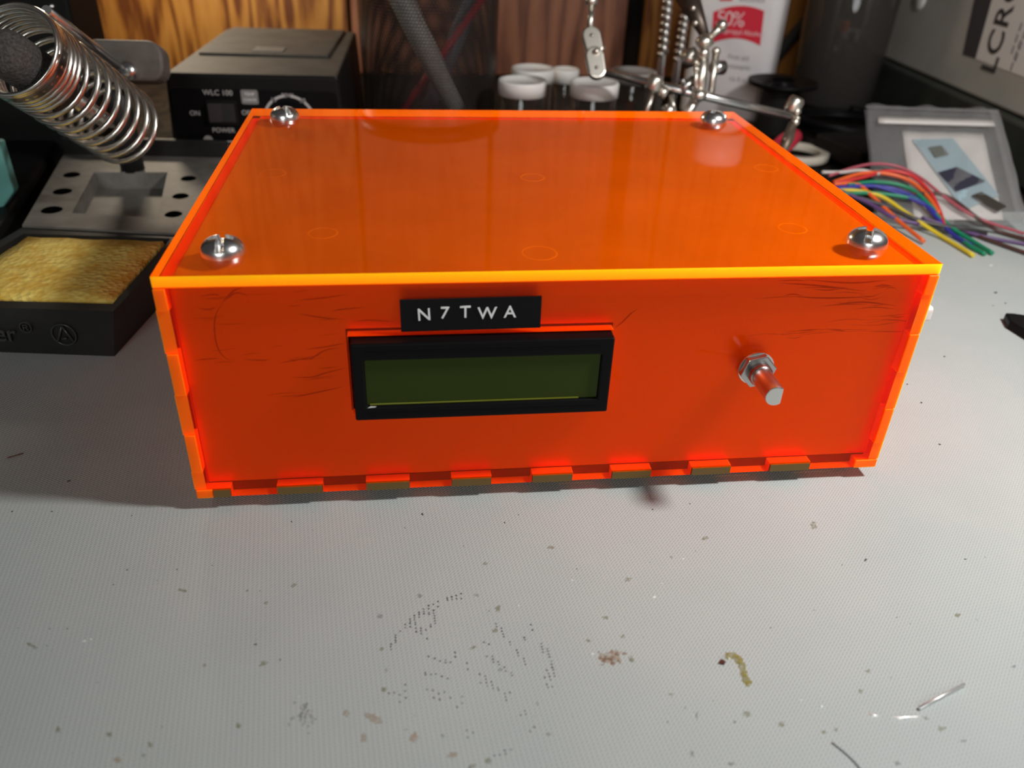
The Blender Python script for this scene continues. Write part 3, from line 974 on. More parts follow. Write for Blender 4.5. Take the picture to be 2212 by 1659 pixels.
# ------------------------------------------------------------------ alcohol bottle
bc = Vector((219, 472, 0))
bot_ = empty('alcohol_bottle', bc, math.radians(-30))
tag(bot_, 'white plastic rubbing alcohol bottle with red label panel at the wall', 'bottle')
HDPE = pm('white_hdpe', (0.84, 0.80, 0.81), 0.38, sss=0.2, sssr=(3, 3, 3))
mb = MB()


def sect(w, d_, r_, z):
    return [(p[0], p[1], z) for p in rrect(w, d_, r_, 6)]


secs = [sect(62, 38, 8, 0), sect(67, 43, 9, 3), sect(68, 44, 9, 130), sect(66, 43, 10, 142), sect(54, 38, 14, 152), sect(36, 30, 14.5, 158), sect(27, 27, 13.4, 161), sect(26, 26, 12.9, 168)]
npt = len(secs[0])
mb.add([p for s_ in secs for p in s_], [(j * npt + i, j * npt + (i + 1) % npt, (j + 1) * npt + (i + 1) % npt, (j + 1) * npt + i) for j in range(len(secs) - 1) for i in range(npt)] + [tuple(range(npt - 1, -1, -1)), tuple(range((len(secs) - 1) * npt, len(secs) * npt))], 0, True)
o = mb.build('body', HDPE, bot_); o.modifiers.new('split', 'EDGE_SPLIT').split_angle = math.radians(50)
MB().lathe([(18, 163), (20.5, 163.5), (20.5, 186), (19, 188), (0.05, 188)], 40).build('cap', WHITEP, bot_)
invb = (Matrix.Translation(bc) @ Matrix.Rotation(math.radians(-30), 4, 'Z')).inverted()


def bf(u, v):
    r = invb.to_3x3() @ (CX * ((u - 1106) / FPX) + CY * ((v - 829.5) / FPX) + CZ)
    o_ = invb @ CAM
    t_ = (-22.0 - o_.y) / r.y
    q_ = o_ + r * t_
    return q_.x, q_.z


LABR = pm('red_print', (0.66, 0.018, 0.045), 0.45)


def patch(name, tl, tr, bl_, br_, bulge_t, bulge_b, mat, yoff=-22.12):
    P = [bf(*tl), bf(*tr), bf(*bl_), bf(*br_)]
    vs_ = []; n_ = 14
    for i in range(n_ + 1):
        k_ = i / n_
        bz_ = 4 * k_ * (1 - k_)
        xt, zt = P[0][0] + (P[1][0] - P[0][0]) * k_, P[0][1] + (P[1][1] - P[0][1]) * k_ + bulge_t * bz_
        xb, zb_ = P[2][0] + (P[3][0] - P[2][0]) * k_, P[2][1] + (P[3][1] - P[2][1]) * k_ + bulge_b * bz_
        vs_ += [(xt, yoff, zt), (xb, yoff, zb_)]
    return MB().add(vs_, [(2 * i, 2 * i + 1, 2 * i + 3, 2 * i + 2) for i in range(n_)]).build(name, mat, bot_)


patch('red_label_panel', (1541, 26), (1651, 24), (1537, 94), (1642, 99), 4.0, 4.5, LABR)
patch('red_label_strip', (1556, -20), (1584, -20), (1554, 2), (1582, 2), 0, 0, LABR)


def btext(body, u, v, size, mat, **kw):
    x_, z_ = bf(u, v)
    text_mesh('printed_text', body, size, mat, basis((1, 0, 0), (0, 0, 1), (0, -1, 0), (x_, -22.2, z_)), bot_, 0.04, **kw)


PINKW = pm('pale_pink_print', (0.80, 0.55, 0.57), 0.5)
GREYT = pm('grey_ink', (0.33, 0.31, 0.33), 0.6)
btext('50%', 1578, 42, 14.5, PINKW, spacing=0.85)
btext('Isopropyl Alcohol', 1600, 70, 5.0, PINKW, spacing=0.95)
btext('alcohol', 1625, -2, 6.5, GREYT)
for v_, s_ in ((124, 'First aid'), (144, 'antiseptic'), (172, '16 fl oz')):
    btext(s_, 1595, v_, 5.0, GREYT)

# ------------------------------------------------------------------ two springy steel bits in a stand tube
for k_, (u0, v0, u1, v1, lab) in enumerate(((1443, -10, 1430, 122, 'silver spiral bit standing beside the bottle, nearer the vials'), (1482, 10, 1464, 132, 'silver spiral bit standing beside the bottle, nearer the clamp'))):
    a_, b_ = at(u0, v0, d=594 + 34 * k_), at(u1, v1, d=579 + 34 * k_)
    d_ = (b_ - a_).normalized()
    foot_ = a_ + d_ * ((2.0 - a_.z) / d_.z)
    e_ = empty('spiral_bit', foot_)
    tag(e_, lab, 'drill bit', 'spiral bits beside the bottle')
    top_ = a_ - d_ * 25 - foot_
    u_ = d_.cross(Vector((1, 0, 0))).normalized(); w_ = d_.cross(u_)
    mid_ = b_ - foot_
    hp = []
    Ltot = (top_ - mid_).length
    for i in range(240):
        tt = i / 239
        hp.append(mid_ + (top_ - mid_) * tt + (u_ * math.cos(tt * Ltot / 6.5 * 2 * math.pi) + w_ * math.sin(tt * Ltot / 6.5 * 2 * math.pi)) * 2.0)
    MB().tube(hp, 1.9, 7).build('spiral', STEEL, e_)
    MB().tube([Vector((0, 0, 0)), mid_], 2.6, 14).build('shank', SMOKE, e_)
    MB().lathe([(0.05, -2), (4, -2), (4, 0), (0.05, 0)], 20).build('foot', BLACK, e_)

# ------------------------------------------------------------------ helping hands
HD = 470
bp0 = at(1490, 235, d=HD)
hh_ = empty('helping_hands', (bp0.x, bp0.y, 0))
tag(hh_, 'nickel helping-hands clamp with cross bar and swivel joints behind the lid', 'clamp stand')
HO = Vector((bp0.x, bp0.y, 0))


def h(u, v, d=HD):
    return at(u, v, d=d) - HO


MB().lathe([(0.05, 14), (6, 14), (10, 12), (30, 9), (33, 5), (33, 0), (0.05, 0)], 40).build('base', BLACKM, hh_)
MB().tube([Vector((0, 0, 13)), h(1489, 238), h(1508, 205)], 3.0, 12).build('post', NICKEL, hh_)
MB().tube([h(1292, 153), h(1710, 252)], 2.5, 16).build('cross_bar', CHROME, hh_)
# centre clamp
cl = MB()
cl.tube([h(1511, 205, 466), h(1516, 160, 464), h(1520, 112, 462)], 3.4, 14)
cl.ball(h(1520, 115, 460), 3.3)
cl.ball(h(1510, 205, 464), 4.6, sz=0.8)
cb = cl.build('clamp_column', NICKEL, hh_)
MB().tube([h(1536, 203, 472), h(1541, 160, 470), h(1547, 110, 468)], 2.0, 12).ball(h(1547, 111, 467), 2.5).build('clamp_plate', NICKEL, hh_)
MB().ball(h(1522, 90, 463), 5.2, sz=0.8).tube([h(1521, 112, 464), h(1522, 90, 464)], 2.6, 10).build('clamp_cap', NICKEL, hh_)
MB().tube([h(1526, 86, 463), h(1545, 70, 462), h(1559, 56, 461)], 2, 10, rs=[1.6, 2.2, 3.3]).ball(h(1559, 55, 460), 3.2).build('wing_lever', NICKEL, hh_)
MB().ball(h(1503, 135, 462), 1.5).ball(h(1503, 149, 462), 1.5).tube([h(1503, 135, 463), h(1503, 190, 463)], 1.1, 8).build('tension_screw', NICKEL, hh_)
MB().tube([h(1540, 146, 470), h(1562, 146, 473)], 4.0, 14).build('thumb_knob', ZINC, hh_)
MB().tube([h(1478, 130, 474), h(1505, 120, 470)], 5.2, 14).build('side_knob', NICKEL, hh_)
MB().tube([h(1470, 195, 468), h(1500, 172, 468)], 2.8, 10).ball(h(1475, 175, 466), 1.6).build('side_lever', ZINC, hh_)
# knurled knobs and hanging clips at both joints


def knurled(u, v, d, r):
    mb = MB(); n_ = 28
    prof = [(0.05, r), (r * 0.75, r * 0.92), (r, r * 0.55), (r, -r * 0.6), (r * 0.8, -r), (0.05, -r)]
    c_ = h(u, v, d)
    for j in range(len(prof) - 1):
        pass
    vs_ = []
    for (rr, zz_) in prof:
        for k_ in range(n_):
            a = 2 * math.pi * k_ / n_; q_ = rr * (1 if k_ % 2 else 0.9)
            vs_.append((q_ * math.cos(a), q_ * math.sin(a), zz_))
    mb.add(vs_, [(j * n_ + k_, j * n_ + (k_ + 1) % n_, (j + 1) * n_ + (k_ + 1) % n_, (j + 1) * n_ + k_) for j in range(len(prof) - 1) for k_ in range(n_)], 0, True,
           Matrix.Translation(c_) @ Matrix.Rotation(math.radians(20), 4, 'Y'))
    return mb


knurled(1414, 180, 462, 4.6).build('knurled_knob', NICKEL, hh_)
knurled(1716, 226, 462, 4.6).build('knurled_knob', NICKEL, hh_)
MB().tube([h(1410, 196, 465), h(1404, 222, 465), h(1394, 244, 465)], 1.5, 8).build('clip_arm', NICKEL, hh_)
MB().tube([h(1425, 196, 466), h(1440, 205, 466)], 3.4, 12).tube([h(1450, 205, 468), h(1458, 250, 470)], 1.4, 8).tube([h(1440, 228, 466), h(1450, 250, 466)], 3.6, 12).build('clip_jaw', NICKEL, hh_)
MB().ball(h(1721, 241, 461), 2.4).ball(h(1722, 256, 461), 1.6).ball(h(1718, 264, 461), 2.3).tube([h(1717, 230, 464), h(1716, 268, 464)], 1.6, 8).build('swivel_joint', NICKEL, hh_)
MB().tube([h(1712, 268, 462), h(1702, 300, 456), h(1690, 330, 452)], 4, 12, rs=[2.4, 3.4, 2.4]).ball(h(1712, 284, 458), 1.5).ball(h(1694, 301, 452), 1.5).build('lower_clip', pm('dull_bronze', (0.16, 0.12, 0.09), 0.45, 0.6), hh_)
# hinged link at the far end of the bar
hl = (h(1300, 100) - h(1260, 100)).normalized()


def stadium(c_top, c_bot, w, th, name, holes):
    a_, b_ = Vector(c_top), Vector(c_bot)
    ydir = (a_ - b_).normalized(); zdir = hl.cross(ydir).normalized(); xdir = ydir.cross(zdir)
    if zdir.y > 0: zdir = -zdir; xdir = -xdir
    L_ = (a_ - b_).length / 2
    poly = [(w / 2 * math.cos(math.radians(x)), (L_ if x <= 180 else -L_) + w / 2 * math.sin(math.radians(x))) for x in list(range(0, 181, 20)) + list(range(180, 360, 20))]
    M_ = basis(xdir, ydir, zdir, (a_ + b_) / 2)
    p_ = MB().prism(poly, -th / 2, th / 2, 0, M_)
    o_ = p_.build(name, NICKEL, hh_, bevel=1.0, seg=3)
    for q_ in holes:
        MB().lathe([(0.05, 1.0), (0.9, 0.8), (1.2, 0.0)], 12, 0, M_ @ Matrix.Translation((0, q_, th / 2))).build('rivet', STEEL, o_)


stadium(h(1277, 78, 462), h(1283, 104, 462), 10.5, 4.5, 'hinge_plate', (3.0,))
stadium(h(1284, 122, 460), h(1289, 152, 460), 10.5, 4.5, 'hinge_plate', (-3.2,))
MB().ball(h(1288, 111, 457), 1.8).tube([h(1288, 111, 457), h(1305, 103, 466)], 0.9, 8).build('hinge_screw', NICKEL, hh_)
MB().tube([h(1275, 66, 463), h(1277, 14, 463)], 1.9, 10).ball(h(1278, 2, 463), 3.6).tube([h(1278, 2, 463), h(1280, -60, 465)], 2.4, 10).build('upright_rod', NICKEL, hh_)
# dark alligator clip above the centre clamp
ac = MB()
A_, B_ = h(1478, -25, 478), h(1526, 84, 470)
ac.tube([A_, (A_ + B_) / 2, B_], 5, 8, rs=[7.5, 5.0, 2.2])
ac.build('alligator_clip', pm('oxidised_steel', (0.10, 0.075, 0.06), 0.4, 0.7), hh_)
MB().ball(h(1497, 18, 462), 1.6).ball(h(1502, 50, 463), 1.8).build('clip_rivet', NICKEL, hh_)

# ------------------------------------------------------------------ spool, tape, cable, jar, boxes on the right
spl = empty('solder_spool', (234, 405, 0))
tag(spl, 'black plastic solder spool standing upright in front of the bottle', 'spool')
MB().lathe([(8, 41), (8, 36), (12, 36), (23.5, 40), (25, 40), (25, 37.2), (13, 36.5), (13, 30)], 44).build('upper_flange', BLACK, spl)
MB().lathe([(14, 36), (14, 3)], 40).build('hub', BLACKM, spl)
MB().lathe([(0.05, 0), (25, 0), (25, 3), (13, 3.2)], 44).build('lower_flange', BLACK, spl)
tr = MB()
tr.lathe([(16.5, 0), (22, 0), (22.5, 0.6), (22.5, 4.4), (22, 5), (16.5, 5), (16.2, 4.4), (16.2, 0.6), (16.5, 0)], 48)
o = tr.build('tape_roll', pm('cream_tape', (0.62, 0.57, 0.48), 0.6), loc=(229, 351, 0))
tag(o, 'roll of cream tape lying flat at the far corner of the enclosure', 'tape')
o = MB().tube([at(1682, 322, z=15), at(1700, 305, z=16), at(1722, 292, z=19)], 6, 12, rs=[6.5, 6.5, 4.5]).build('red_clip_sleeve', RED)
tag(o, 'red rubber clip sleeve lying across the cream tape roll', 'sleeve')

loop = []
for i in range(150):
    a = i / 150 * 2 * math.pi * 3.2
    loop.append((34 * math.cos(a) + 3 * math.sin(a * 0.7), 30 * math.sin(a) + 2 * math.cos(a * 0.4), 3.2 + 2.2 * i / 50 + 1.0 * math.sin(a * 1.3)))
o = MB().tube(loop, 2.8, 10).build('coiled_cable', BLACK, loc=(296, 420, 0))
tag(o, 'coil of black cable lying between the spool and the clear bag', 'cable')
o = MB().box(-42, 42, -24, 24, 0, 14).build('black_tray', BLACKM, loc=(292, 348, 0), rot=(0, 0, 0.25), bevel=2)
tag(o, 'low black plastic block behind the coloured wires', 'block')

jar = empty('smoky_jar', (330, 512, 0))
tag(jar, 'tall smoky grey plastic jar at the wall right of the bottle', 'jar')
MB().lathe([(0.05, 1), (32, 1), (34, 3), (36, 60), (37.5, 150), (36.5, 150), (35, 60), (33, 4), (0.05, 3)], 48).build('wall', SMOKE, jar)
MB().lathe([(36.8, 146), (38.8, 146), (38.8, 151), (36.8, 151), (36.8, 146)], 48).build('rim', SMOKE, jar)
MB().tube([(-12, -6, 4), (-20, 10, 120)], 5, 12).build('dark_content', BLACKM, jar)
a_ = at(1672, 128, y=590); b_ = at(1800, -20, y=590)
d_ = (b_ - a_).normalized()
o = MB().tube(spline([Vector((a_.x - 28, 585, 3)), Vector((a_.x - 14, 590, a_.z - 28)), a_, (a_ + b_) / 2, b_, b_ + d_ * 120], 6), 6.0, 12).build('wall_cable', RUBBER)
tag(o, 'thick black cable running up the wooden wall behind the bottle', 'cable')

# grey box with printed label on a dark bin
f0, f1 = Vector((374, 520, 0)), Vector((358, 240, 0))
fdir = (f1 - f0).normalized(); fn = Vector((fdir.y, -fdir.x, 0))
if fn.x > 0: fn = -fn
bx0 = empty('labelled_box', f0)
tag(bx0, 'grey-green box with sideways printed label at the far right edge', 'box')


def fpt(t_, n_, z_):
    return fdir * t_ + fn * n_ + Vector((0, 0, z_))


def fbox(t0, t1, n0, n1, z0, z1):
    return MB().box(t0, t1, n0, n1, z0, z1, 0, basis(fdir, fn, (0, 0, 1), (0, 0, 0)))


GB = noisy(pm('grey_green_box', (0.2, 0.2, 0.17), 0.45), (0.40, 0.40, 0.36), (0.50, 0.49, 0.45), 12, 3)
fbox(0, 284, -90, 0, 37, 230).build('carton', GB, bx0, bevel=2)
o = fbox(-6, 290, -96, 8, 0, 36).build('dark_bin', noisy(pm('dark_green_bin', (0.03, 0.035, 0.03), 0.4), (0.025, 0.03, 0.025), (0.045, 0.05, 0.042), 20, 3), loc=f0, bevel=2)
tag(o, 'low dark greenish bin under the labelled grey box', 'bin')


def fc(u, v):
    r = CX * ((u - 1106) / FPX) + CY * ((v - 829.5) / FPX) + CZ
    t_ = (f0 - CAM).dot(fn) / r.dot(fn)
    q_ = CAM + r * t_ - f0
    return q_.dot(fdir), q_.z


def fpoly(pxs, mat, name, off=0.3):
    vs_ = [fpt(*((lambda a: (a[0], off, a[1]))(fc(u, v)))) for u, v in pxs]
    return MB().add(vs_, [tuple(range(len(vs_)))]).build(name, mat, bx0)


LABW = pm('label_paper', (0.82, 0.80, 0.77), 0.6)
fpoly([(2108, 127), (2330, 210), (2420, -60), (2160, -60)], LABW, 'label_sheet', 0.25)
fpoly([(2080, 118), (2108, 127), (2160, -60), (2118, -60)], pm('label_band', (0.055, 0.05, 0.055), 0.6), 'label_band', 0.3)
INK = pm('label_ink', (0.05, 0.045, 0.045), 0.6)
for ch, (u, v) in (('L', (2141, 140)), ('C', (2153, 92)), ('R', (2170, 36)), ('C', (2188, -22))):
    t_, z_ = fc(u, v)
    text_mesh('printed_letter', ch, 24, INK, basis((0, 0, 1), -fdir, fn, fpt(t_, 0.45, z_)), bx0, 0.05, offset=0.35)
t_, z_ = fc(1989, -3)
MB().lathe([(0.05, 1.6), (7.5, 1.4), (8.5, 0.6), (8.5, 0)], 28, 0, basis(fdir, (0, 0, 1), fn, fpt(t_, 0.05, z_))).build('white_stud', WHITEP, bx0)
for (u, v) in ((2185, 88), (2193, 105), (2183, 125)):
    t_, z_ = fc(u + 12, v)
    for q_ in range(3):
        MB().box(t_ - 1.2 + q_ * 0, t_ + 0.6, 0.3, 0.5, z_ - 8 + q_ * 7, z_ - 3 + q_ * 7, 0, basis(fdir, fn, (0, 0, 1), (0, 0, 0))).build('printed_line', GREYT, bx0)

# ------------------------------------------------------------------ resealable bag and what lies in it
bag = empty('resealable_bag', (230, 205, 0))
tag(bag, 'clear resealable plastic bag with a zip strip leaning behind the wires', 'bag')
BO = Vector((230, 205, 0))
TLb, TRb, BLb, BRb = at(1868, 235, d=516), at(2152, 245, d=510), at(1893, 485, d=464), at(2214, 485, d=458)


def bagpt(s_, t_, off=0):
    p = (TLb * (1 - s_) + TRb * s_) * (1 - t_) + (BLb * (1 - s_) + BRb * s_) * t_
    n_ = (TRb - TLb).cross(BLb - TLb).normalized()
    if n_.z < 0: n_ = -n_
    return p + n_ * off


def bagsheet(name, mat, s0, s1, t0, t1, off, wob=0.8, nx=12, ny=12, parent=bag, thick=0.0, origin=BO):
    mb = MB(); vs_ = []
    for j in range(ny + 1):
        for i in range(nx + 1):
            s_, t_ = s0 + (s1 - s0) * i / nx, t0 + (t1 - t0) * j / ny
            w_ = wob * (math.sin(s_ * 17 + t_ * 5) * math.sin(t_ * 13 + 1) + 0.6 * math.sin(s_ * 31 + t_ * 22))
            vs_.append(bagpt(s_, t_, off + w_) - origin)
    fs = [(j * (nx + 1) + i, j * (nx + 1) + i + 1, (j + 1) * (nx + 1) + i + 1, (j + 1) * (nx + 1) + i) for j in range(ny) for i in range(nx)]
    mb.add(vs_, fs, 0, True)
    o_ = mb.build(name, mat, parent)
    if thick:
        md = o_.modifiers.new('thick', 'SOLIDIFY'); md.thickness = thick * MM; md.offset = -1
    return o_


bagsheet('front_film', CLEAR, 0, 1, 0, 1, 3.2, 1.0, 24, 24)
bagsheet('back_film', CLEAR, 0, 1, 0, 1, -0.6, 0.5)
bagsheet('zip_strip', pm('zip_strip_white', (0.62, 0.59, 0.56), 0.4), 0.07, 0.93, 0.125, 0.185, 4.6, 0.1, 12, 1, thick=0.6)
bagsheet('side_seam', CLEAR, 0.93, 1.0, 0, 1, 3.6, 0.6)
MB().tube([bagpt(s_ / 10, 0, 1.5) - BO for s_ in range(11)], 0.7, 6).build('top_edge', CLEAR, bag)
# prop under the bag
pb = [bagpt(0.1, 0.1, -3), bagpt(0.9, 0.1, -3), bagpt(0.9, 0.55, -3), bagpt(0.1, 0.55, -3)]
mb = MB(); mb.add([(p.x - 265, p.y - 265, 0) for p in pb] + [(p.x - 265, p.y - 265, p.z) for p in pb], [(0, 1, 2, 3), (4, 5, 6, 7), (0, 1, 5, 4), (1, 2, 6, 5), (2, 3, 7, 6), (3, 0, 4, 7)])
tag(mb.build('parts_box', BLACKM, loc=(265, 265, 0)), 'dark wedge-shaped parts box propping up the clear bag', 'box')
o = empty('paper_slip', BO); tag(o, 'white paper slip inside the clear bag', 'paper')
o2 = bagsheet('sheet', pm('slip_paper', (0.78, 0.73, 0.70), 0.7), 0.26, 0.86, 0.21, 0.97, 0.4, 0.25, parent=o, thick=0.3)
o = empty('blue_pouch', BO); tag(o, 'pale blue pouch lying on the white slip in the clear bag', 'pouch')
mb = MB()
q = [(0.32, 0.30), (0.62, 0.28), (0.86, 0.78), (0.60, 0.90)]
mb.prism([(0, 0)] * 0 or [(0, 0), (1, 0), (1, 1), (0, 1)], 0, 0)
mb = MB()
vs_ = [bagpt(s_, t_, 1.2) - BO for s_, t_ in q] + [bagpt(s_, t_, 2.0) - BO for s_, t_ in q]
mb.add(vs_, [(3, 2, 1, 0), (4, 5, 6, 7), (0, 1, 5, 4), (1, 2, 6, 5), (2, 3, 7, 6), (3, 0, 4, 7)])
mb.build('sheet', pm('pale_blue_film', (0.36, 0.50, 0.56), 0.4), o)


def chip(name, lab, cat, q, mat, h0=2.0, h1=3.2):
    o = empty(name, BO); tag(o, lab, cat)
    vs_ = [bagpt(s_, t_, h0) - BO for s_, t_ in q] + [bagpt(s_, t_, h1) - BO for s_, t_ in q]
    MB().add(vs_, [(3, 2, 1, 0), (4, 5, 6, 7), (0, 1, 5, 4), (1, 2, 6, 5), (2, 3, 7, 6), (3, 0, 4, 7)]).build('body', mat, o, bevel=0.3)
    return o


NAVY = pm('navy_board', (0.035, 0.036, 0.06), 0.4)
chip('circuit_module', 'dark navy circuit module on the blue pouch in the clear bag', 'module', [(0.46, 0.60), (0.60, 0.55), (0.78, 0.67), (0.56, 0.76)], NAVY)
chip('small_module', 'small grey-green component above the navy module in the clear bag', 'component', [(0.42, 0.38), (0.52, 0.36), (0.56, 0.44), (0.46, 0.47)], pm('grey_green_part', (0.14, 0.15, 0.135), 0.5))
chip('black_chip', 'long brown-black chip lying low in the clear bag near the seam', 'chip', [(0.66, 0.80), (0.73, 0.77), (0.88, 0.89), (0.81, 0.93)], pm('brown_black', (0.045, 0.038, 0.03), 0.5), 2.2, 4.0)

# ------------------------------------------------------------------ coloured jumper wires
WC = {'red': (0.62, 0.035, 0.035), 'orange': (0.80, 0.13, 0.025), 'yellow': (0.70, 0.55, 0.03), 'green': (0.01, 0.24, 0.115), 'blue': (0.035, 0.035, 0.30), 'purple': (0.10, 0.045, 0.16),
      'brown': (0.075, 0.035, 0.028), 'pink': (0.42, 0.09, 0.12), 'dark': (0.035, 0.03, 0.032), 'white': (0.55, 0.52, 0.50)}
WM = {k_: pm(k_ + '_wire', v_, 0.4) for k_, v_ in WC.items()}


def wire(name, lab, colr, pts, r=1.15):
    P = []
    for (u, v, z_) in pts:
        p_ = at(u, v, d=462 + (480 - v) * 0.19 - 7)
        P.append(p_ if p_.z > z_ and v < 500 else at(u, v, z=min(z_, 2.0)))
    # the bundle starts behind the enclosure
    o = MB().tube(spline(P, 8), r, 8).build(name, WM[colr])
    tag(o, lab, 'wire', 'loose coloured wires beside the enclosure')


wire('orange_wire', 'orange wire with its free end pointing at the mat nearest the enclosure', 'orange', [(1800, 398, 9), (1850, 398, 12), (1885, 425, 10), (1935, 472, 6), (1996, 522, 2)])
wire('yellow_wire', 'yellow wire running straight to its free end on the mat', 'yellow', [(1800, 412, 6), (1850, 412, 8), (1905, 425, 8), (1960, 462, 5), (2030, 508, 2.5), (2103, 552, 1.5)])
wire('orange_wire', 'orange wire arching over the bundle beside the red one', 'orange', [(1800, 394, 8), (1855, 376, 14), (1905, 374, 18), (1960, 388, 17), (2000, 420, 12), (2030, 462, 6)])
wire('red_wire', 'red wire arching highest over the bundle', 'red', [(1800, 396, 8), (1860, 384, 14), (1915, 370, 20), (1965, 378, 19), (2006, 412, 13), (2028, 452, 7), (2040, 490, 2.5)])
wire('pink_wire', 'dull pink wire looping at the back of the bundle towards the bag', 'pink', [(1790, 380, 12), (1845, 362, 18), (1890, 354, 20), (1940, 360, 18), (1990, 385, 14), (2040, 425, 8), (2110, 470, 3), (2212, 505, 2)], 0.9)
wire('blue_wire', 'blue wire running under the red arch to the mat', 'blue', [(1800, 406, 6), (1870, 402, 10), (1930, 408, 10), (1990, 436, 6), (2030, 478, 3), (2060, 508, 2), (2098, 530, 1.5)])
wire('blue_wire', 'blue wire lying low among the purple and green ones', 'blue', [(1805, 408, 4), (1855, 403, 6), (1890, 402, 6), (1945, 420, 6), (2000, 444, 3), (2022, 462, 2)])
wire('green_wire', 'green wire with the outermost free end', 'green', [(1810, 420, 3), (1880, 417, 6), (1950, 425, 7), (1990, 436, 6), (2050, 488, 3), (2100, 520, 2), (2144, 547, 1.5)])
wire('green_wire', 'dark green wire ending just short of the outermost one', 'green', [(1830, 400, 9), (1890, 393, 12), (1960, 405, 10), (2010, 445, 5), (2060, 500, 2), (2090, 528, 1.5), (2128, 549, 1.4)])
wire('purple_wire', 'purple wire lying against the enclosure wall', 'purple', [(1795, 404, 4), (1835, 420, 3), (1880, 440, 2), (1930, 470, 1.5), (1985, 484, 1.5)])
wire('brown_wire', 'brown wire crossing to the right picture edge', 'brown', [(1960, 420, 6), (2020, 418, 10), (2060, 432, 9), (2110, 470, 4), (2160, 500, 2), (2230, 520, 2)], 1.1)
wire('brown_wire', 'brown wire lying on the mat beside the outermost green end', 'brown', [(2000, 480, 1.4), (2080, 500, 1.4), (2140, 520, 1.4), (2230, 552, 1.3)], 1.1)
wire('purple_wire', 'thin violet wire lying on the mat along the bag bottom', 'purple', [(1990, 470, 1.3), (2060, 492, 1.3), (2130, 512, 1.3), (2230, 530, 1.2)], 1.0)
wire('dark_wire', 'dark wire tucked below the coloured bundle', 'dark', [(1850, 425, 1.6), (1920, 448, 1.6), (1990, 478, 1.6), (2080, 496, 1.6), (2130, 505, 1.6)], 1.3)
wire('white_wire', 'off-white wire at the back of the bundle near the tape roll', 'white', [(1775, 372, 6), (1820, 372, 8), (1860, 368, 6), (1900, 376, 3)], 1.0)
CON = pm('white_connector', (0.75, 0.70, 0.66), 0.4)
for k_, (u, v, lab) in enumerate(((1955, 460, 'white plug housing between the orange and yellow wires'), (2004, 470, 'white plug housing below the yellow wire'), (2055, 468, 'white plug housing between the red and green wires'), (2032, 440, 'white plug housing beneath the red arch'), (2080, 436, 'white plug housing beside the brown-black chip'))):
    p_ = at(u, v, z=3)
    o = MB().box(-3.2, 3.2, -2, 2, 0, 4).box(-2.2, -0.4, -2.1, -1.9, 0.8, 3.2, 1).box(0.4, 2.2, -2.1, -1.9, 0.8, 3.2, 1).build('plug_housing', [CON, BLACKM], loc=(p_.x, p_.y, 0), rot=(0, 0, 0.5 * k_), bevel=0.3)
    tag(o, lab, 'connector', 'white plug housings among the wires')

# black tool tip at the right picture edge
p_ = at(2172, 682, z=2)
mb = MB()
q = [at(2170, 679, z=3), at(2188, 680, z=3), at(2330, 700, z=3), at(2330, 790, z=3), at(2212, 718, z=3), at(2180, 698, z=3)]
mb.prism([(a_.x - p_.x, a_.y - p_.y) for a_ in q], 0, 4)
tag(mb.build('tool_tip', BLACK, loc=(p_.x, p_.y, 0), bevel=0.8), 'black plastic tool tip reaching in at the right picture edge', 'tool')

# ------------------------------------------------------------------ bits on the mat
p0, p1 = at(1985, 1530, z=0.5), at(2083, 1478, z=0.5)
o = MB().tube([Vector((0, 0, 0)), p1 - p0], 0.42, 10).build('wire_offcut', pm('tinned_wire', (0.85, 0.85, 0.84), 0.42, 0.8), loc=tuple(p0))
tag(o, 'short straight silver wire offcut lying near the front right corner', 'wire offcut')
hp = spline([at(1797, 1604, z=0.2), at(1820, 1622, z=0.2), at(1842, 1642, z=0.2), at(1868, 1672, z=0.2)], 6)
o = MB().tube([p_ - hp[0] for p_ in hp], 0.16, 6).build('hair_wire', ZINC, loc=tuple(hp[0]))
tag(o, 'very thin curved strand of wire at the bottom picture edge', 'strand')


hp = spline([at(16, 989, z=0.2), at(34, 984, z=0.3), at(50, 979, z=0.2)], 5)
o = MB().tube([p_ - hp[0] for p_ in hp], 0.18, 6).build('thread', pm('brown_thread', (0.16, 0.06, 0.04), 0.7), loc=tuple(hp[0]))
tag(o, 'short brown thread lying in the shaded mat before the stand', 'thread')


def blob(mb, u, v, ru, rv, z=0.06, n_=14, jag=0.25, rot_=0.0, mat=0, h_=0.12):
    """flat irregular patch on the mat, about ru x rv photo pixels"""
    c_ = at(u, v, z=0)
    ex = (at(u + 1, v, z=0) - c_); ey = (at(u, v + 1, z=0) - c_)
    ring_ = []
    for k_ in range(n_):
        a = 2 * math.pi * k_ / n_
        s_ = 1 + random.uniform(-jag, jag)
        du, dv = ru * s_ * math.cos(a), rv * s_ * math.sin(a)
        du, dv = du * math.cos(rot_) - dv * math.sin(rot_), du * math.sin(rot_) + dv * math.cos(rot_)
        q_ = c_ + ex * du + ey * dv
        ring_.append((q_.x, q_.y, 0.015))
    mb.add(ring_ + [(c_.x, c_.y, h_)], [(k_, (k_ + 1) % n_, n_) for k_ in range(n_)], mat, True)


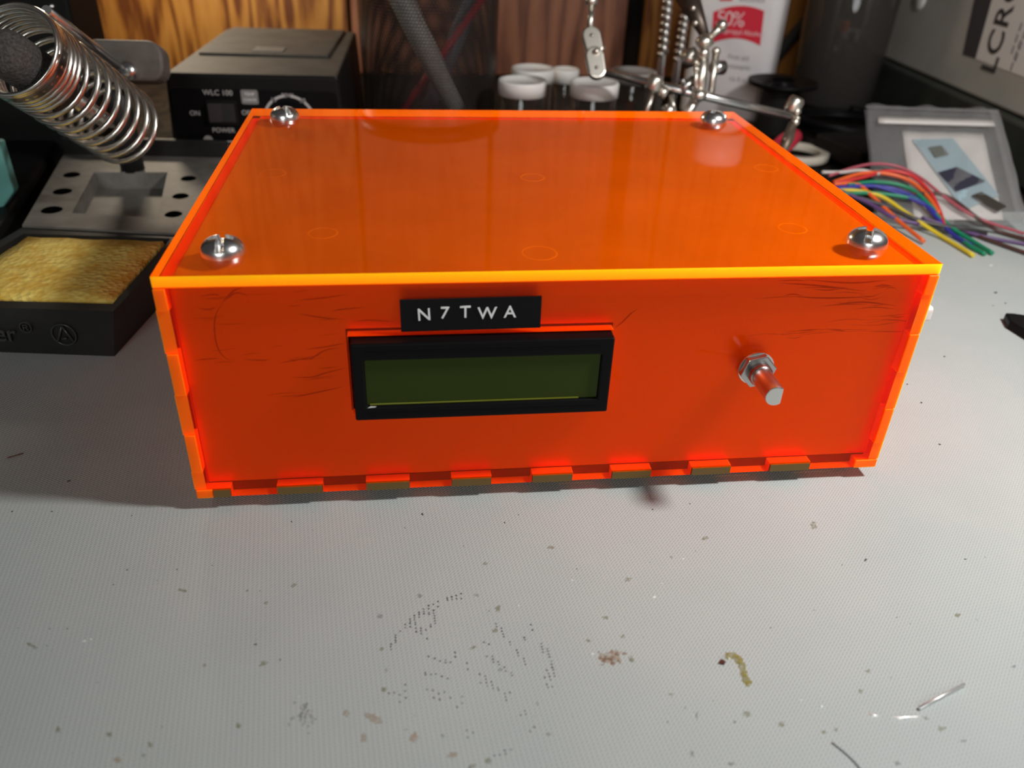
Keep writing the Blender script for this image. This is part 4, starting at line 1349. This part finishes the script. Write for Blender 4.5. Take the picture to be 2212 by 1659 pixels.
def film(name, col, amt, rough=0.4):
    """stain with see-through body"""
    m_ = bpy.data.materials.new(name); m_.use_nodes = True
    b_ = m_.node_tree.nodes['Principled BSDF']
    b_.inputs['Base Color'].default_value = (*col, 1); b_.inputs['Roughness'].default_value = rough
    t_ = NT(m_)
    tc_ = t_.new('ShaderNodeTexCoord'); nz_ = t_.new('ShaderNodeTexNoise', i_Scale=900.0, i_Detail=3.0)
    t_.link(tc_, 'Object', nz_, 'Vector')
    mr = t_.new('ShaderNodeMapRange'); mr.inputs['From Min'].default_value = 0.35; mr.inputs['From Max'].default_value = 0.65
    mr.inputs['To Min'].default_value = amt * 0.25; mr.inputs['To Max'].default_value = amt
    t_.link(nz_, 0, mr, 0); t_.link(mr, 0, b_, 'Alpha')
    return m_


FLUX = film('amber_flux', (0.36, 0.30, 0.05), 0.85, 0.15)
OLV = film('olive_flux', (0.27, 0.26, 0.13), 0.55, 0.4)
PEACH = film('peach_residue', (0.50, 0.37, 0.26), 0.6, 0.7)
BROWN = film('burnt_residue', (0.34, 0.21, 0.13), 0.65, 0.7)
GREYS = film('grey_smudge', (0.22, 0.22, 0.23), 0.45, 0.7)
INKD = pm('black_ink_dot', (0.03, 0.03, 0.033), 0.6)
SPK = pm('dark_speck', (0.09, 0.088, 0.085), 0.6)
SOLD = pm('bright_solder', (0.92, 0.91, 0.90), 0.18, 1.0)

# curl of amber flux
mb = MB()
path = [(1566, 1418), (1585, 1417), (1600, 1432), (1606, 1452), (1612, 1470), (1622, 1480)]
sp_p = spline([Vector((u, v, 0)) for u, v in path], 5)
L_, R_ = [], []
for i, q_ in enumerate(sp_p):
    tn = (sp_p[min(i + 1, len(sp_p) - 1)] - sp_p[max(0, i - 1)]).normalized()
    w_ = 7.5 + 1.5 * math.sin(i * 1.7) + random.uniform(-1, 1)
    if i in (0, len(sp_p) - 1): w_ = 3
    L_.append(at(q_.x - tn.y * w_, q_.y + tn.x * w_, z=0)); R_.append(at(q_.x + tn.y * w_, q_.y - tn.x * w_, z=0))
n_ = len(L_)
C_ = [at(q_.x, q_.y, z=0.35) for q_ in sp_p]
mb.add([(p_.x, p_.y, 0.02) for p_ in L_] + [tuple(p_) for p_ in C_] + [(p_.x, p_.y, 0.02) for p_ in R_],
       [(i, i + 1, n_ + i + 1, n_ + i) for i in range(n_ - 1)] + [(n_ + i, n_ + i + 1, 2 * n_ + i + 1, 2 * n_ + i) for i in range(n_ - 1)], 0, True)
tag(mb.build('flux_curl', FLUX), 'curled smear of amber flux on the front part of the mat', 'flux residue')
o = MB().prism([(-0.9, -0.3), (0.3, -0.8), (0.9, -0.2), (0.1, 0.7)], 0, 0.5).build('burnt_crumb', pm('burnt_brown', (0.10, 0.035, 0.02), 0.3), loc=tuple(at(1559, 1431, z=0)))
tag(o, 'tiny reddish-brown crumb at the tip of the flux curl', 'crumb')

# solder splashes
for (poly, lab) in (([(1922, 1549), (1938, 1546), (1955, 1549), (1972, 1546), (1988, 1547), (1975, 1552), (1958, 1553), (1944, 1557), (1935, 1552)], 'long bright solder splash beside the wire offcut'),
                    ([(1874, 1541), (1884, 1543), (1896, 1544), (1899, 1548), (1890, 1551), (1880, 1546)], 'small bright solder splash left of the long one'),
                    ([(1768, 1527), (1777, 1524), (1776, 1529)], 'tiny bright solder fleck farthest from the wire offcut')):
    P = [at(u, v, z=0) for u, v in poly]
    c_ = sum(P, Vector()) / len(P)
    n_ = len(P)
    mb = MB().add([(p_.x - c_.x, p_.y - c_.y, 0.02) for p_ in P] + [((p_.x - c_.x) * .7, (p_.y - c_.y) * .7, 0.3) for p_ in P],
                  [(i, (i + 1) % n_, n_ + (i + 1) % n_, n_ + i) for i in range(n_)] + [tuple(range(n_, 2 * n_))], 0, True)
    tag(mb.build('solder_splash', pm('white_solder', (0.9, 0.9, 0.88), 0.35, 0.4), loc=(c_.x, c_.y, 0)), lab, 'solder', 'solder splashes on the mat')

# stains as parts of the mat
mb = MB()
for (u, v, a_, b_, r_) in ((1318, 1420, 24, 17, 0.3),):
    for k_ in range(26):
        blob(mb, u + random.gauss(0, 14), v + random.gauss(0, 9), random.uniform(2, 6), random.uniform(1.5, 4), n_=8, jag=0.5)
    blob(mb, u, v, 23, 15, n_=22, jag=0.35, mat=1, h_=0.05)
mb.build('burnt_spot', [BROWN, PEACH], MATOBJ)
mb = MB()
for (u, v, a_, b_, r_) in ((805, 1551, 20, 8, 0.35), (748, 1541, 8, 8, 0), (895, 1593, 9, 11, 0.4), (978, 1631, 12, 6, 0), (785, 1594, 6, 9, 0.2), (253, 1642, 9, 6, 0)):
    mb = MB()
    blob(mb, u, v, a_, b_, n_=16, jag=0.35, rot_=r_, h_=0.06)
    mb.build('peach_smear', PEACH, MATOBJ)
mb = MB()
olv = [(1049, 1217, 9, 3), (1076, 1315, 6, 8), (1070, 1362, 6, 5), (1021, 1400, 8, 3.5), (825, 1402, 5, 4), (830, 1490, 6, 6), (1308, 1334, 7, 4), (1271, 1384, 6, 3), (1345, 1375, 4, 4), (1363, 1424, 5, 8), (1357, 1252, 7, 4.5),
       (634, 1264, 8, 3), (575, 1302, 5, 3), (570, 1433, 9, 5), (442, 1438, 4, 4), (395, 1275, 11, 3), (70, 1395, 12, 4), (126, 1577, 6, 6), (236, 1587, 6, 5), (325, 1608, 6, 6), (1449, 1500, 6, 3),
       (1614, 1542, 8, 7), (1688, 1565, 7, 6), (1780, 1582, 5, 4), (1876, 1450, 5, 4), (1859, 1494, 5, 5), (1807, 1577, 4, 4), (2033, 1574, 9, 6), (2069, 1329, 6, 4), (1190, 1182, 8, 4), (1525, 1163, 7, 4), (1758, 1135, 7, 8),
       (534, 1276, 4, 2), (1450, 1203, 4, 3), (1055, 1645, 10, 6), (1020, 1655, 9, 5), (2000, 1552, 6, 3), (515, 1568, 6, 5), (310, 1632, 4, 4)]
for (u, v, a_, b_) in olv:
    blob(mb, u, v, a_, b_, n_=12, jag=0.4, rot_=random.uniform(-.5, .5), h_=0.05)
mb.build('flux_spots', OLV, MATOBJ)['kind'] = 'stuff'
mb = MB()
for k_ in range(30):
    blob(mb, 660 + random.gauss(0, 13), 1548 + random.gauss(0, 14), random.uniform(2, 5), random.uniform(1.5, 5), n_=8, jag=0.5, h_=0.04)
for (u, v, a_, b_) in ((905, 1286, 6, 4), (1030, 1286, 6, 3), (1080, 1448, 4, 5), (820, 1330, 6, 5), (1185, 1585, 6, 3), (1160, 1520, 4, 4), (956, 1590, 4, 4), (835, 1448, 3, 4), (1505, 1545, 3, 10), (1495, 1630, 4, 8), (1580, 1650, 8, 3), (1940, 1650, 6, 4), (2080, 1600, 8, 3), (2190, 1440, 5, 4), (1480, 1530, 3, 3)):
    blob(mb, u, v, a_, b_, n_=10, jag=0.45, h_=0.04)
mb.build('grey_smudge', GREYS, MATOBJ)['kind'] = 'stuff'
# rubbed print: rows of dots on the weave
Z = lambda x, y: (700 + x / 2.765, 1200 + y / 2.765)
dots = [(735, 255), (762, 247), (790, 240), (818, 228), (737, 266), (765, 262), (792, 258), (820, 257), (680, 275), (652, 292), (680, 305), (625, 300), (595, 320), (625, 318), (655, 328), (568, 340), (597, 335), (627, 340),
        (540, 358), (568, 352), (597, 348), (627, 350), (655, 345), (513, 380), (540, 372), (568, 368), (515, 392), (540, 385), (485, 412), (513, 405), (545, 400), (485, 430), (515, 425), (545, 412), (660, 360), (660, 375), (662, 390), (665, 405), (455, 452), (428, 475), (428, 490), (428, 508), (428, 520), (400, 530), (398, 545), (400, 562), (547, 435), (550, 455), (578, 435), (578, 450), (580, 466), (608, 445), (637, 412), (637, 425), (615, 497),
        (1027, 408), (1032, 425), (1060, 435), (1063, 452), (1070, 470), (1075, 485), (1110, 517), (1113, 533), (1150, 565), (1157, 580), (1160, 597), (1192, 615), (1197, 632), (1202, 650), (1195, 490), (1200, 503), (1235, 413), (1245, 445), (955, 518), (985, 530),
        (1297, 527), (1300, 545), (1305, 560), (1308, 577), (1333, 558), (1337, 572), (1342, 590), (1347, 605), (1358, 632), (1360, 650), (1363, 668), (1370, 682), (1373, 703), (1377, 720), (1330, 685), (1342, 705), (1347, 722), (1318, 728), (1352, 742), (1330, 770), (1362, 783), (1338, 787),
        (660, 615), (692, 630), (725, 625), (725, 640), (755, 638), (625, 603), (640, 710), (668, 708), (705, 722), (740, 735), (605, 700), (607, 712), (782, 580), (783, 605), (853, 643), (858, 680), (973, 603), (1005, 603), (1008, 620), (1012, 637), (1040, 635), (1045, 652), (1078, 668), (1085, 690), (1118, 700), (1123, 717),
        (963, 720), (967, 740), (970, 760), (975, 780), (1000, 755), (1005, 775), (1010, 795), (1037, 790), (1042, 803), (1080, 825), (1085, 845), (1088, 865), (935, 760), (930, 710), (1110, 818), (420, 820), (388, 823), (453, 833), (485, 810), (485, 772), (488, 850), (453, 875), (650, 805), (685, 825), (720, 815), (755, 850), (825, 843), (825, 882), (795, 905), (690, 860), (655, 850), (615, 800), (1205, 948), (1175, 953), (1200, 928), (1255, 1025), (1230, 1050), (852, 1045), (890, 1058), (858, 1087), (1050, 1190), (1085, 1185), (1018, 1195), (1117, 1160), (1080, 1165)]
mb = MB()
for (x, y) in dots:
    u, v = Z(x, y)
    blob(mb, u, v, random.uniform(1.6, 2.5), random.uniform(1.4, 2.1), n_=7, jag=0.2, h_=0.03)
mb.build('printed_dots', INKD, MATOBJ)['kind'] = 'stuff'
# loose specks, a light sprinkle over the mat
mb = MB()
for (u, v, a_) in ((149, 1039, 5), (912, 1111, 4), (1090, 1129, 3), (1120, 1112, 2), (630, 1127, 3), (1665, 1356, 3), (1442, 1560, 3), (1587, 1560, 4), (1870, 1210, 5), (2085, 1208, 4), (1410, 1100, 3), (552, 1392, 5), (605, 1425, 3), (285, 1114, 2), (245, 1263, 2.5), (275, 1231, 3), (112, 1105, 3), (26, 1105, 3), (350, 1570, 2), (145, 1358, 2.5), (108, 1358, 2.5), (382, 1230, 3)):
    blob(mb, u, v, a_ * 0.75, a_ * 0.45, n_=7, jag=0.4, rot_=random.uniform(-1, 1), h_=0.2)
for k_ in range(60):
    u, v = random.uniform(20, 2200), random.uniform(1080, 1655)
    s_ = random.choice((0.7, 0.9, 1.1, 1.5))
    blob(mb, u, v, s_, s_ * 0.7, n_=6, jag=0.4, rot_=random.uniform(-1, 1), h_=0.12)
for (u, v, a_) in ((2150, 632, 5), (2172, 655, 4), (2145, 660, 3), (2040, 770, 3), (1960, 830, 4), (1990, 870, 4), (2030, 960, 4)):
    blob(mb, u, v, a_ * 0.7, a_ * 0.4, n_=7, jag=0.4, h_=0.15)
mb.build('dark_specks', SPK, MATOBJ)['kind'] = 'stuff'
mb = MB()
for (u, v, a_) in ((182, 1385, 4), (196, 1381, 3), (1235, 1253, 3), (1412, 1290, 5), (1429, 1261, 2.5), (1120, 1308, 2.5), (1475, 1207, 3), (1458, 1408, 2.5), (1498, 1545, 2.5), (2141, 573, 4), (645, 1505, 2), (1279, 1413, 4), (1730, 1512, 3)):
    blob(mb, u, v, a_, a_ * 0.5, n_=7, jag=0.4, rot_=-0.4, h_=0.3)
mb.build('bright_flecks', WHITEP, MATOBJ)['kind'] = 'stuff'
